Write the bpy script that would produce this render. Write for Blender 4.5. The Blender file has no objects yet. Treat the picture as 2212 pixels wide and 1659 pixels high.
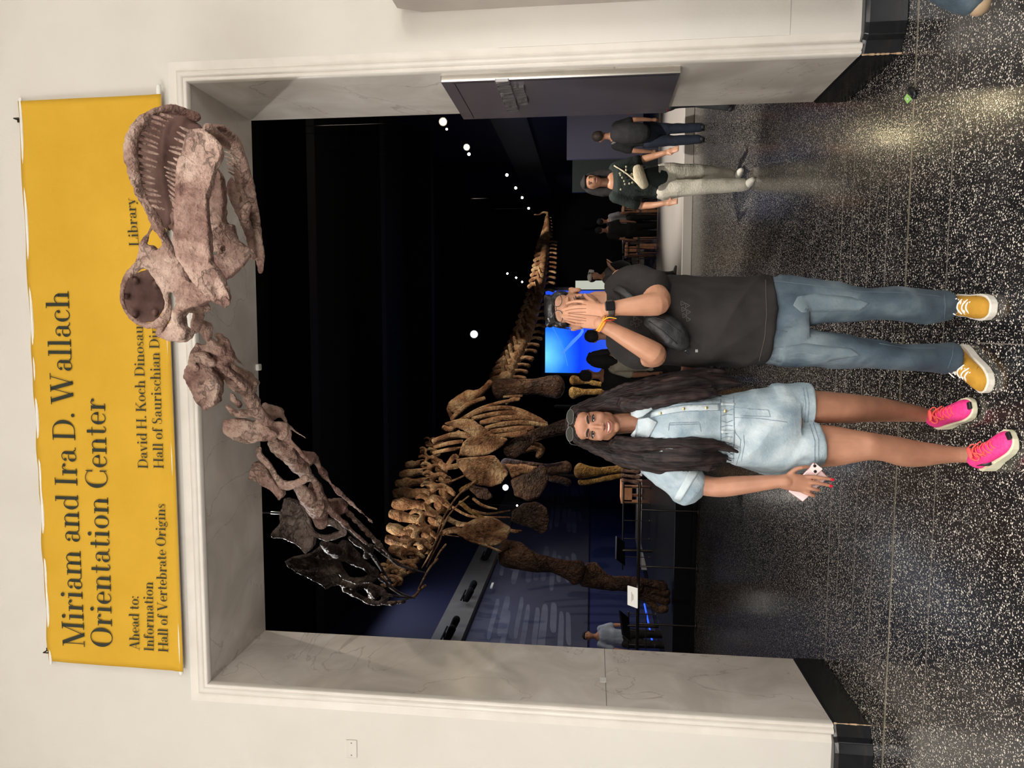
import bpy, bmesh, math, random
import numpy as np
from mathutils import Vector, Matrix, noise, Quaternion

# ---------------------------------------------------------------- camera
S = bpy.context.scene
C = S.collection
F, HC = 1500.0, 1.53
PITCH, YAW, ROLL = 0.1137, 0.0826, 0.0113
_f = Vector((-math.sin(YAW)*math.cos(PITCH), math.cos(YAW)*math.cos(PITCH), math.sin(PITCH)))
_r0 = Vector((math.cos(YAW), math.sin(YAW), 0)); _u0 = _r0.cross(_f)
_r = _r0*math.cos(ROLL) + _u0*math.sin(ROLL); _u = -_r0*math.sin(ROLL) + _u0*math.cos(ROLL)
EYE = Vector((0, 0, HC))
cd = bpy.data.cameras.new('camera'); cam = bpy.data.objects.new('camera', cd); C.objects.link(cam)
cd.sensor_fit = 'HORIZONTAL'; cd.sensor_width = 36; cd.lens = 36*F/2212
cd.clip_end = 200; cd.clip_start = 0.05
cx, cy, cz = -_u, _r, -_f          # the phone was held upright, the picture is stored lying on its side
cam.matrix_world = Matrix(((cx.x, cy.x, cz.x, EYE.x), (cx.y, cy.y, cz.y, EYE.y), (cx.z, cy.z, cz.z, EYE.z), (0, 0, 0, 1)))
S.camera = cam

def ray(x, y):
    d = _r*((829.5-y)/F) + _u*((1106-x)/F) + _f      # (1659-y) is the upright column, x the upright row
    return d
def P(x, y, Y):                                       # point seen at a photo position, at world depth Y
    d = ray(x, y); return EYE + d*(Y/d.y)
def PZ(x, y, z=0.0):                                  # same, on a horizontal plane
    d = ray(x, y); return EYE + d*((z-HC)/d.z)
def PX(x, y, X):
    d = ray(x, y); return EYE + d*(X/d.x)
def px(n, Y): return n*Y/F                            # size of n photo pixels at depth Y

# ---------------------------------------------------------------- world, lights, exposure
w = bpy.data.worlds.new('world'); S.world = w; w.use_nodes = True
w.node_tree.nodes['Background'].inputs[0].default_value = (0.012, 0.014, 0.02, 1)
w.node_tree.nodes['Background'].inputs[1].default_value = 0.25
S.view_settings.view_transform = 'Standard'; S.view_settings.look = 'None'
S.view_settings.gamma = 1; S.view_settings.use_curve_mapping = False
S.view_settings.exposure = 0.0

def area(name, loc, target, size, power, col, sy=None):
    l = bpy.data.lights.new(name, 'AREA'); l.energy = power; l.color = col
    l.shape = 'RECTANGLE'; l.size = size; l.size_y = sy or size
    o = bpy.data.objects.new(name, l); C.objects.link(o); o.location = loc
    o.rotation_euler = (Vector(target)-Vector(loc)).to_track_quat('-Z', 'Y').to_euler(); return o
def spot(name, loc, target, power, col, angle=50, blend=.5, r=.05):
    l = bpy.data.lights.new(name, 'SPOT'); l.energy = power; l.color = col
    l.spot_size = math.radians(angle); l.spot_blend = blend; l.shadow_soft_size = r
    o = bpy.data.objects.new(name, l); C.objects.link(o); o.location = loc
    o.rotation_euler = (Vector(target)-Vector(loc)).to_track_quat('-Z', 'Y').to_euler(); return o
WARM = (1, .86, .72)
# lobby (camera side)
LW = (1, .982, .955)
area('lobby_ceiling_and_fill', (0.6, -2.3, 4.9), (0, 3.8, 1.4), 4.2, 42, LW, 2.4)
area('lobby_bounce_fill', (0, -1.7, 5.3), (0, -3, 2.4), 9, 400, LW, .5)  # added light, bounced off the unseen back wall to lift the lintel
area('lobby_ceiling_and_fill', (-3.7, -1.0, 2.7), (1.4, 4.1, 2.4), 1.7, 132, LW)  # added side fill at mid height, brightens the right jamb
area('lobby_ceiling_and_fill', (3.8, -1.2, 2.7), (-2.2, 4.1, 2.4), 1.7, 105, LW)  # matching added fill from the other side, for the left jamb
spot('lobby_spotlight', (0.4, 0.5, 5.3), (0.0, 3.0, 0.8), 210, (1, .975, .94), 62, .6, .07)
spot('lobby_spotlight', (-1.6, 1.2, 5.2), (-0.3, 3.0, 0.6), 90, (1, .96, .92), 60, .6, .06)
# dinosaur hall
for loc, tg, p, a in (((3.4, 7.0, 5.6), (-1.9, 8.6, 3.6), 560, 42), ((3.8, 9.5, 5.8), (-0.6, 12, 3.2), 1250, 46),
                      ((-4.6, 9.0, 5.8), (-1.2, 11, 3.0), 420, 44), ((3.5, 15, 5.8), (0.6, 15.5, 2.8), 900, 44),
                      ((2.6, 20, 5.8), (2.2, 22, 3.0), 800, 50), ((4.5, 24, 5.8), (4.0, 27, 3.0), 400, 50),
                      ((1.5, 12, 5.9), (-0.5, 15, 0.8), 400, 40)):
    spot('hall_spotlight', loc, tg, p, (1, .84, .66), a, .5, .06)
spot('hall_spotlight', (-4.8, 7.4, 6.3), (-2.0, 6.4, 3.9), 620, (1, .96, .92), 44, .5, .05)
spot('hall_spotlight', (1.6, 5.6, 6.4), (-1.2, 5.6, 3.7), 150, (1, .9, .8), 50, .5, .05)

# ---------------------------------------------------------------- materials
def mat(name, col, rough=.6, metal=0, emit=None, es=1.0, spec=.5, sss=0):
    m = bpy.data.materials.get(name)
    if m: return m
    m = bpy.data.materials.new(name); m.use_nodes = True
    b = m.node_tree.nodes['Principled BSDF']
    b.inputs['Base Color'].default_value = (*col, 1); b.inputs['Roughness'].default_value = rough
    b.inputs['Metallic'].default_value = metal; b.inputs['Specular IOR Level'].default_value = spec
    if emit: b.inputs['Emission Color'].default_value = (*emit, 1); b.inputs['Emission Strength'].default_value = es
    return m
def nmat(name, cols, scale=8, detail=5, rough=.6, bump=.2, bscale=None, stops=None, coord='Object', dist=.02, metal=0, spec=.5, distort=0.0, stretch=None):
    """noise-coloured procedural material: cols blended through a ramp, plus a noise bump"""
    m = bpy.data.materials.get(name)
    if m: return m
    m = bpy.data.materials.new(name); m.use_nodes = True; nt = m.node_tree; N = nt.nodes; L = nt.links
    b = N['Principled BSDF']; b.inputs['Roughness'].default_value = rough; b.inputs['Metallic'].default_value = metal
    b.inputs['Specular IOR Level'].default_value = spec
    tc = N.new('ShaderNodeTexCoord'); src = tc.outputs[coord]
    if stretch:
        mp = N.new('ShaderNodeMapping'); mp.inputs['Scale'].default_value = stretch; L.new(src, mp.inputs[0]); src = mp.outputs[0]
    n = N.new('ShaderNodeTexNoise'); n.inputs['Scale'].default_value = scale; n.inputs['Detail'].default_value = detail
    n.inputs['Distortion'].default_value = distort; L.new(src, n.inputs['Vector'])
    r = N.new('ShaderNodeValToRGB'); L.new(n.outputs[0], r.inputs[0])
    st = stops or [.3+.4*i/(max(1, len(cols)-1)) for i in range(len(cols))]
    while len(r.color_ramp.elements) < len(cols): r.color_ramp.elements.new(.5)
    for e, c, s_ in zip(r.color_ramp.elements, cols, st): e.color = (*c, 1)
    for e, s_ in zip(r.color_ramp.elements, st): e.position = s_
    L.new(r.outputs[0], b.inputs['Base Color'])
    if bump:
        n2 = N.new('ShaderNodeTexNoise'); n2.inputs['Scale'].default_value = bscale or scale*3; n2.inputs['Detail'].default_value = 6
        L.new(src, n2.inputs['Vector'])
        bp = N.new('ShaderNodeBump'); bp.inputs['Strength'].default_value = bump; bp.inputs['Distance'].default_value = dist
        L.new(n2.outputs[0], bp.inputs['Height']); L.new(bp.outputs[0], b.inputs['Normal'])
    return m
def srgb(r, g, b):
    f = lambda c: ((c/255+.055)/1.055)**2.4 if c > 10 else c/255/12.92
    return (f(r), f(g), f(b))

# ---------------------------------------------------------------- objects
def link(name, me, mats, parent=None, smooth=False):
    if not isinstance(mats, (list, tuple)): mats = [mats]
    if not me.materials:
        for m in mats: me.materials.append(m)
    o = bpy.data.objects.new(name, me); C.objects.link(o)
    if parent:
        o.parent = parent; q = parent; off = Vector()
        while q: off += q.location; q = q.parent
        o.location = -off
    if smooth: me.shade_smooth()
    return o
def obj(name, bm, mats, parent=None, smooth=False, bevel=0):
    me = bpy.data.meshes.new(name); bmesh.ops.recalc_face_normals(bm, faces=bm.faces); bm.to_mesh(me); bm.free()
    o = link(name, me, mats, parent, smooth)
    if bevel:
        b = o.modifiers.new('bevel', 'BEVEL'); b.width = bevel; b.segments = 2; b.limit_method = 'ANGLE'
    return o
def tag(o, label, cat, group=None, kind=None):
    o['label'] = label; o['category'] = cat
    if group: o['group'] = group
    if kind: o['kind'] = kind
    return o
def struct(o): o['kind'] = 'structure'; return o
def thing(name, label, cat, loc=(0, 0, 0), group=None):
    o = bpy.data.objects.new(name, None); C.objects.link(o); o.empty_display_size = .1
    o.location = loc
    return tag(o, label, cat, group)
def B(): return bmesh.new()
def box(bm, c, s, rot=None, mi=0):
    r = bmesh.ops.create_cube(bm, size=1)['verts']
    M = Matrix.Translation(Vector(c)) @ (rot.to_4x4() if rot else Matrix()) @ Matrix.Diagonal((*s, 1))
    bmesh.ops.transform(bm, matrix=M, verts=r)
    for f in {f for v in r for f in v.link_faces}: f.material_index = mi
    return r
def box2(bm, a, b, mi=0):
    a, b = Vector(a), Vector(b); return box(bm, (a+b)/2, [abs(q) for q in (b-a)], None, mi)
def ell(bm, c, r, rot=None, seg=20, rings=12, mi=0):
    if isinstance(r, (int, float)): r = (r, r, r)
    v = bmesh.ops.create_uvsphere(bm, u_segments=seg, v_segments=rings, radius=1)['verts']
    M = Matrix.Translation(Vector(c)) @ (rot.to_4x4() if rot else Matrix()) @ Matrix.Diagonal((*r, 1))
    bmesh.ops.transform(bm, matrix=M, verts=v)
    if mi:
        for f in {f for q in v for f in q.link_faces}: f.material_index = mi
    return v
def frames(pts, up=Vector((0, 0, 1))):
    out = []; n = len(pts); prev = None
    for i in range(n):
        t = (pts[min(i+1, n-1)]-pts[max(i-1, 0)])
        t = t.normalized() if t.length > 1e-9 else Vector((0, 0, 1))
        if prev is None:
            a = up.cross(t)
            if a.length < 1e-3: a = Vector((1, 0, 0)).cross(t)
            a.normalize()
        else:
            a = prev - t*prev.dot(t)
            if a.length < 1e-6: a = up.cross(t)
            a.normalize()
        prev = a; out.append((t, a, t.cross(a)))
    return out
def tube(bm, pts, rs, seg=12, up=(0, 0, 1), ends=True, mi=0, sub=1):
    """closed tube through pts; rs = radius or (ra, rb) per point; ra along up x tangent, rb along the other axis"""
    pts = [Vector(p) for p in pts]
    if not isinstance(rs, (list, tuple)): rs = [rs]*len(pts)
    rs = [(r, r) if isinstance(r, (int, float)) else tuple(r) for r in rs]
    if sub > 1 and len(pts) > 2:                      # Catmull-Rom refinement
        np_, nr = [], []
        for i in range(len(pts)-1):
            p0, p1, p2, p3 = pts[max(i-1, 0)], pts[i], pts[i+1], pts[min(i+2, len(pts)-1)]
            for k in range(sub):
                t = k/sub
                np_.append(.5*((2*p1)+(p2-p0)*t+(2*p0-5*p1+4*p2-p3)*t*t+(3*p1-p0-3*p2+p3)*t**3))
                nr.append(tuple(a+(b-a)*t for a, b in zip(rs[i], rs[i+1])))
        np_.append(pts[-1]); nr.append(rs[-1]); pts, rs = np_, nr
    fr = frames(pts, Vector(up)); rings = []
    def ring(p, a, b, ra, rb): return [bm.verts.new(p+a*(ra*math.cos(2*math.pi*k/seg))+b*(rb*math.sin(2*math.pi*k/seg))) for k in range(seg)]
    n = len(pts)
    if ends:
        t, a, b = fr[0]; ra, rb = rs[0]; m = min(ra, rb)
        tip0 = bm.verts.new(pts[0]-t*m)
        for ang in (65, 35): c_ = math.cos(math.radians(ang)); s_ = math.sin(math.radians(ang)); rings.append(ring(pts[0]-t*m*s_, a, b, ra*c_, rb*c_))
    for i in range(n): t, a, b = fr[i]; rings.append(ring(pts[i], a, b, *rs[i]))
    if ends:
        t, a, b = fr[-1]; ra, rb = rs[-1]; m = min(ra, rb)
        for ang in (35, 65): c_ = math.cos(math.radians(ang)); s_ = math.sin(math.radians(ang)); rings.append(ring(pts[-1]+t*m*s_, a, b, ra*c_, rb*c_))
        tip1 = bm.verts.new(pts[-1]+t*m)
    fs = []
    for r0, r1 in zip(rings, rings[1:]):
        for k in range(seg): fs.append(bm.faces.new((r0[k], r0[(k+1) % seg], r1[(k+1) % seg], r1[k])))
    if ends:
        for k in range(seg):
            fs.append(bm.faces.new((tip0, rings[0][(k+1) % seg], rings[0][k]))); fs.append(bm.faces.new((tip1, rings[-1][k], rings[-1][(k+1) % seg])))
    else:
        fs.append(bm.faces.new(rings[0][::-1])); fs.append(bm.faces.new(rings[-1]))
    for f in fs: f.material_index = mi
    return rings
def plate(bm, pts, thick, mi=0, n=None, taper=1.0):
    """closed plate from an outline of world points"""
    pts = [Vector(p) for p in pts]; c = sum(pts, Vector())/len(pts)
    if n is None:
        n = Vector()
        for i in range(len(pts)): n += (pts[i]-c).cross(pts[(i+1) % len(pts)]-c)
    n = Vector(n).normalized()
    a = [bm.verts.new(c+(p-c)*taper+n*thick/2) for p in pts]; b = [bm.verts.new(p-n*thick/2) for p in pts]
    m = len(pts); fs = []
    from mathutils.geometry import tessellate_polygon
    for tr in tessellate_polygon([pts]):
        fs.append(bm.faces.new([a[i] for i in tr])); fs.append(bm.faces.new([b[i] for i in reversed(tr)]))
    for i in range(m): fs.append(bm.faces.new((a[i], b[i], b[(i+1) % m], a[(i+1) % m])))
    for f in fs: f.material_index = mi
def fuse(name, bm, mats, parent, voxel, smooth=3, amp=0, fscale=10, amp2=0, f2=40, fn=None, factor=.5):
    """melt all the closed shapes of bm into one surface, soften it and roughen it a little"""
    bmesh.ops.recalc_face_normals(bm, faces=bm.faces)
    me = bpy.data.meshes.new('tmp'); bm.to_mesh(me); bm.free()
    t = bpy.data.objects.new('tmp', me); C.objects.link(t)
    r = t.modifiers.new('r', 'REMESH'); r.mode = 'VOXEL'; r.voxel_size = voxel; r.adaptivity = 0
    if smooth:
        s = t.modifiers.new('s', 'SMOOTH'); s.factor = factor; s.iterations = smooth
    dg = bpy.context.evaluated_depsgraph_get(); dg.update()
    out = bpy.data.meshes.new_from_object(t.evaluated_get(dg)); out.name = name
    C.objects.unlink(t); bpy.data.objects.remove(t); bpy.data.meshes.remove(me)
    if amp or amp2 or fn:
        n = len(out.vertices); co = np.empty(n*3, 'f'); nm = np.empty(n*3, 'f')
        out.vertices.foreach_get('co', co); out.vertices.foreach_get('normal', nm)
        co = co.reshape(-1, 3); nm = nm.reshape(-1, 3)
        if fn: co = fn(co, nm)
        if amp or amp2:
            d = np.array([amp*noise.noise(Vector(p)*fscale)+(amp2*noise.noise(Vector(p)*f2) if amp2 else 0) for p in co.astype(float)], 'f')
            co = co+nm*d[:, None]
        out.vertices.foreach_set('co', np.ascontiguousarray(co, 'f').ravel())
    out.materials.clear()
    return link(name, out, mats, parent, True)
def dupe(root, loc=None, rotz=0, label=None, parent=None):
    r = root.copy(); C.objects.link(r)
    if parent: r.parent = parent
    if loc is not None: r.location = loc
    if rotz: r.rotation_euler = (0, 0, rotz)
    if label: r['label'] = label
    for ch in list(root.children): dupe(ch, parent=r)
    return r
# ---------------------------------------------------------------- the opening and its walls
YF, YB, XL, XR, HD = 3.806, 4.564, -2.162, 1.378, 3.82
CEIL = 5.6
m_wall = nmat('cream_wall_paint', [srgb(212, 207, 198), srgb(218, 213, 205), srgb(215, 209, 201)], 1.3, 4, .62, .12, 60, dist=.004, spec=.25)
m_trim = nmat('white_trim_paint', [srgb(218, 211, 201), srgb(228, 222, 213)], 6, 4, .38, .1, 40, dist=.003)
m_black = nmat('glossy_black_paint', [srgb(16, 17, 20), srgb(24, 26, 31), srgb(48, 46, 46)], 14, 6, .18, .08, 30, stops=[.3, .7, .82], dist=.003)
m_chip = nmat('chipped_plaster', [srgb(190, 150, 110), srgb(214, 190, 160)], 60, 4, .8, .5, 90, dist=.004)
def marble():
    m = bpy.data.materials.new('beige_marble'); m.use_nodes = True; N = m.node_tree.nodes; L = m.node_tree.links
    b = N['Principled BSDF']; b.inputs['Roughness'].default_value = .24; b.inputs['Specular IOR Level'].default_value = .5
    tc = N.new('ShaderNodeTexCoord')
    n1 = N.new('ShaderNodeTexNoise'); n1.inputs['Scale'].default_value = 2.2; n1.inputs['Detail'].default_value = 7; n1.inputs['Distortion'].default_value = 1.4
    L.new(tc.outputs['Object'], n1.inputs['Vector'])
    r = N.new('ShaderNodeValToRGB'); L.new(n1.outputs[0], r.inputs[0]); e = r.color_ramp.elements
    e[0].position = .32; e[0].color = (*srgb(202, 194, 184), 1); e[1].position = .72; e[1].color = (*srgb(230, 224, 216), 1)
    q = e.new(.5); q.color = (*srgb(216, 208, 198), 1)
    n2 = N.new('ShaderNodeTexNoise'); n2.inputs['Scale'].default_value = 1.1; n2.inputs['Detail'].default_value = 9; n2.inputs['Distortion'].default_value = .8
    L.new(tc.outputs['Object'], n2.inputs['Vector'])
    r2 = N.new('ShaderNodeValToRGB'); L.new(n2.outputs[0], r2.inputs[0]); e = r2.color_ramp.elements
    e[0].position = .4985; e[0].color = (0, 0, 0, 1); e[1].position = .5; e[1].color = (.35, .35, .35, 1); q = e.new(.503); q.color = (0, 0, 0, 1)
    mx = N.new('ShaderNodeMixRGB'); mx.inputs[2].default_value = (*srgb(120, 100, 84), 1)
    L.new(r2.outputs[0], mx.inputs[0]); L.new(r.outputs[0], mx.inputs[1]); L.new(mx.outputs[0], b.inputs['Base Color'])
    return m
m_marble = marble()
def terrazzo():
    m = bpy.data.materials.new('black_terrazzo'); m.use_nodes = True; N = m.node_tree.nodes; L = m.node_tree.links
    b = N['Principled BSDF']; b.inputs['Specular IOR Level'].default_value = .55
    tc = N.new('ShaderNodeTexCoord'); fac = None
    for sc, th, off in ((88, .17, 0), (150, .13, 3.7)):
        nz = N.new('ShaderNodeTexNoise'); nz.inputs['Scale'].default_value = sc*1.1; L.new(tc.outputs['Object'], nz.inputs['Vector'])
        ad = N.new('ShaderNodeMixRGB'); ad.blend_type = 'ADD'; ad.inputs[0].default_value = .9/sc
        L.new(tc.outputs['Object'], ad.inputs[1]); L.new(nz.outputs['Color'], ad.inputs[2])
        mp = N.new('ShaderNodeMapping'); mp.inputs['Location'].default_value = (off, off, 0); L.new(ad.outputs[0], mp.inputs[0])
        v = N.new('ShaderNodeTexVoronoi'); v.inputs['Scale'].default_value = sc; v.inputs['Randomness'].default_value = 1
        L.new(mp.outputs[0], v.inputs['Vector'])
        sp = N.new('ShaderNodeSeparateColor'); L.new(v.outputs['Color'], sp.inputs[0])
        mu = N.new('ShaderNodeMath'); mu.operation = 'MULTIPLY_ADD'; mu.inputs[1].default_value = .34; mu.inputs[2].default_value = th-.12
        L.new(sp.outputs[0], mu.inputs[0])
        lt = N.new('ShaderNodeMath'); lt.operation = 'LESS_THAN'; L.new(v.outputs['Distance'], lt.inputs[0]); L.new(mu.outputs[0], lt.inputs[1])
        if fac is None: fac = lt
        else:
            mxx = N.new('ShaderNodeMath'); mxx.operation = 'MAXIMUM'; L.new(fac.outputs[0], mxx.inputs[0]); L.new(lt.outputs[0], mxx.inputs[1]); fac = mxx
    n = N.new('ShaderNodeTexNoise'); n.inputs['Scale'].default_value = 3; n.inputs['Detail'].default_value = 5; L.new(tc.outputs['Object'], n.inputs['Vector'])
    r = N.new('ShaderNodeValToRGB'); L.new(n.outputs[0], r.inputs[0]); e = r.color_ramp.elements
    e[0].position = .35; e[0].color = (*srgb(26, 25, 27), 1); e[1].position = .7; e[1].color = (*srgb(44, 42, 43), 1)
    mx = N.new('ShaderNodeMixRGB'); mx.inputs[2].default_value = (*srgb(225, 216, 204), 1)
    L.new(fac.outputs[0], mx.inputs[0]); L.new(r.outputs[0], mx.inputs[1]); L.new(mx.outputs[0], b.inputs['Base Color'])
    rr = N.new('ShaderNodeMapRange'); rr.inputs['To Min'].default_value = .13; rr.inputs['To Max'].default_value = .24
    L.new(n.outputs[0], rr.inputs[0]); L.new(rr.outputs[0], b.inputs['Roughness'])
    return m
m_floor = terrazzo()
m_brass = mat('worn_brass', srgb(190, 180, 160), .35, .8)
m_joint = mat('pale_joint', srgb(120, 112, 104), .6)
m_hallblack = mat('matt_black_paint', srgb(9, 9, 11), .85, spec=.2)
m_hallnavy = mat('navy_wall_paint', srgb(30, 33, 58), .75, spec=.25)

bm = B(); box2(bm, (-9, -3, -.1), (9, YB, 0)); box2(bm, (-9, YB, -.1), (9, 34, 0))
struct(obj('floor', bm, m_floor))
bm = B()
def yl(x, y): return PZ(x, y).y
Yb = (PZ(1980, 111).y+PZ(1910, 1565).y)/2
YM = Yb
# brass strip and thin joints let into the floor
bm = B(); box2(bm, (-3.6, YM-.006, -.01), (3.6, YM+.006, .0012)); struct(obj('trim_1', bm, m_brass))
bm = B()
for xx in (2032, 1900.5, 1862, 1826):
    Y = PZ(xx, 830).y
    x0, x1 = (-3.5, 3.5) if xx == 2032 else (-1.75, 1.15)
    box2(bm, (x0, Y-.0022, -.01), (x1, Y+.0022, .0008))
box2(bm, (-.062, .6, -.01), (-.058, PZ(2107, 761).y, .0008)); box2(bm, (XL, YB-.003, -.01), (XR, YB+.003, .0009))
struct(obj('trim_2', bm, m_joint))

# front wall with its opening
TW = .105                                             # width of the moulding
bm = B()
box2(bm, (-7, YF, 0), (XL-TW, YF+.2, CEIL)); box2(bm, (XR+TW, YF, 0), (7, YF+.2, CEIL)); box2(bm, (XL-TW, YF, HD+TW), (XR+TW, YF+.2, CEIL))
struct(obj('wall_front', bm, m_wall))
bm = B(); z1 = P(1075, 60, YF).z; box2(bm, (XR+TW, YF-.0035, z1-3.5+2.0), (6.9, YF, z1)); struct(obj('trim_3', bm, m_wall))
# marble lining of the opening
bm = B()
box2(bm, (XL-.3, YF+.035, 0), (XL, YB, HD+.0)); box2(bm, (XR, YF+.035, 0), (XR+.3, YB, HD)); box2(bm, (XL-.3, YF+.035, HD), (XR+.3, YB, HD+.35))
struct(obj('wall_jamb', bm, m_marble))
bm = B(); zj = P(1311, 1500, YF).z
box2(bm, (XL-.001, YF+.03, zj-.0015), (XL+.0008, YB, zj+.0015)); box2(bm, (XR-.0008, YF+.03, zj+.0015), (XR+.001, YB, zj+.0045))
struct(obj('trim_4', bm, mat('stone_joint', srgb(120, 108, 96), .7)))
# moulding swept round the opening
prof = [(-.002, .04), (-.002, .004), (.004, -.002), (.010, -.004), (.013, .002), (.018, .002), (.024, -.010), (.036, -.016), (.048, -.012), (.056, -.002), (.058, .014), (.062, .016), (.075, .012), (.092, .004), (.106, -.001), (.106, .04)]
bm = B(); path = [(XL, .195, -1, 0), (XL, HD, -1, 1), (XR, HD, 1, 1), (XR, .195, 1, 0)]; rings = []
for X, Z, sx, sz in path: rings.append([bm.verts.new((X+sx*d, YF+y, Z+sz*d)) for d, y in prof])
for a, b_ in zip(rings, rings[1:]):
    for k in range(len(prof)-1): bm.faces.new((a[k], a[k+1], b_[k+1], b_[k]))
struct(obj('trim_5', bm, m_trim, None, False))
bpy.data.objects['trim_5'].data.shade_smooth(); md = bpy.data.objects['trim_5'].modifiers.new('e', 'EDGE_SPLIT'); md.split_angle = math.radians(50)
# black skirting wrapping the corners
BH = .2
def skirt(name, side):
    s = side; X = XL if s < 0 else XR
    bm = B()
    r0 = [(X+s*4.5, YF-.055), (X+s*.13, YF-.055), (X+s*.075, YF-.045), (X+s*.05, YF-.01), (X+s*.0-s*.0, YF+.005)]
    pts = r0[:3]+[(X+s*.055, YF-.02)]+[(X-s*.008, YF+.012), (X-s*.008, YB+.004), (X+s*.2, YB+.004), (X+s*4.5, YF+.1)]
    lo = [bm.verts.new((*p, 0)) for p in pts]
    mi = [bm.verts.new((*p, BH-.02)) for p in pts]
    c = Vector((X+s*1, YF+.05)); up = []
    for i, p in enumerate(pts):
        q = Vector(p); d = Vector((X+s*.2, YF+.1))-q; d = d.normalized()*.012; q2 = q+Vector((d.x, d.y))
        up.append(bm.verts.new((q2.x, q2.y, BH)))
    n = len(pts)
    for i in range(n):
        j = (i+1) % n; bm.faces.new((lo[i], lo[j], mi[j], mi[i])); bm.faces.new((mi[i], mi[j], up[j], up[i]))
    bm.faces.new(up); bm.faces.new(lo[::-1])
    o = obj(name, bm, m_black, None, False, .004); struct(o)
    # bare plaster where the paint has chipped along the corner
    bm = B(); random.seed(5+s)
    for k in range(16):
        z = .006+k*.0118; wv = random.uniform(.002, .009)
        box(bm, (X+s*.012-s*.0155, YF+.0075, z), (wv, wv*.9, .0122), Matrix.Rotation(.6, 3, 'Z'))
    q = struct(obj(name.replace('baseboard', 'trim_6').replace('_left', '').replace('_right', '') if s < 0 else 'trim_7', bm, m_chip))
skirt('baseboard_left', -1); skirt('baseboard_right', 1)
bm = B(); box2(bm, (-9, -3, CEIL), (9, YF+.2, CEIL+.1)); struct(obj('ceiling', bm, m_wall))
bm = B(); box2(bm, (-7, -3, 0), (-6.9, YF, CEIL)); struct(obj('wall_left', bm, m_wall))
bm = B(); box2(bm, (6.9, -3, 0), (7, YF, CEIL)); struct(obj('wall_right', bm, m_wall))
bm = B(); box2(bm, (-7, -3.1, 0), (7, -3, CEIL)); struct(obj('wall_back', bm, m_wall))

# things fixed to the wall
bm = B()
a, b_, c = P(748, 1597, YF), P(771, 1596, YF), P(772, 1636, YF)
x0, x1, z0, z1 = c.x, a.x, c.z, a.z
o = obj('cover_plate', (box2(bm, (x0, YF-.008, z0), (x1, YF, z1)), bm)[1], m_wall, None, False, .003)
tag(o, 'small blank wall plate painted cream, on the wall left of the opening', 'wall plate')
bm = B()
for f in (.15, .85): ell(bm, (x0+(x1-x0)*f, YF-.0085, (z0+z1)/2), (.004, .002, .004), seg=10, rings=6)
obj('screw', bm, m_joint, o)
s = P(1304, 1469, YF+.3); t = P(1304, 1469, 4.0)
k = PX(1303, 1469, XL); bm = B(); box(bm, (XL+.0015, k.y, k.z), (.003, .055, .04))
tag(obj('sticker', bm, mat('white_paper', srgb(225, 222, 214), .6)), 'small white square sticker on the left side of the opening', 'sticker')
k = P(560, 793.5, YB-.02); bm = B(); box(bm, (k.x, YB-.01, HD-.006), (.045, .05, .03))
tag(obj('door_sensor', bm, mat('white_plastic', srgb(235, 233, 226), .4), None, False, .008), 'tiny white sensor on the far edge of the lintel', 'sensor')
# grey cabinet at the right edge
bm = B(); xs = P(915, 27, YF).x; zt, zk, zb = P(853, 18, YF-.1).z, P(915, 27, YF).z, .35
n_ = [(YF, zk), (YF-.06, zt), (YF-.3, zt), (YF-.3, zb), (YF, zb)]
f0 = [bm.verts.new((xs, y, z)) for y, z in n_]; f1 = [bm.verts.new((xs+.9, y, z)) for y, z in n_]
bm.faces.new(f0); bm.faces.new(f1[::-1])
for i in range(5): bm.faces.new((f0[i], f1[i], f1[(i+1) % 5], f0[(i+1) % 5]))
o = tag(obj('wall_cabinet', bm, nmat('grey_cabinet_paint', [srgb(176, 168, 160), srgb(190, 182, 174)], 3, 3, .5, 0), None, False, .006), 'tall grey wall cabinet whose side shows at the right edge of the photo', 'cabinet')
# sign panel on the right side of the opening
m_sign = mat('dark_grey_satin_panel', srgb(96, 92, 100), .17, .1, spec=.7)
zt = PX(955, 172, XR).z; zb = PX(1466, 150, XR).z
za, zc = PX(1000, 248, XR-.02).z, PX(1445, 228, XR-.02).z
zt = (zt+za)/2; zb = (zb+zc)/2
T = thing('sign_panel', 'tall dark grey sign panel with raised lettering on the right side of the opening', 'sign', (XR, 4.2, zb))
y0, y1 = YF+.075, YB+.01
bm = B(); box2(bm, (XR-.035, y0, zb), (XR, y1, zt)); p_ = obj('board', bm, m_sign, T, False, .002)
bm = B(); box2(bm, (XR-.036, y0-.006, zb), (XR, y0-.001, zt-.005)); obj('edge_strip', bm, mat('brushed_aluminium', srgb(210, 205, 196), .3, .9), T)
bm = B()
for (a0, a1, b0, b1) in ((y0+.02, y0+.023, zb+.02, zt-.06),): box2(bm, (XR-.0362, a0, b0), (XR-.035, a1, b1))
box2(bm, (XR-.0362, y0+.03, zt-.075), (XR-.035, y1-.03, zt-.071)); obj('inlay_line', bm, m_hallblack, T)
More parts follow.
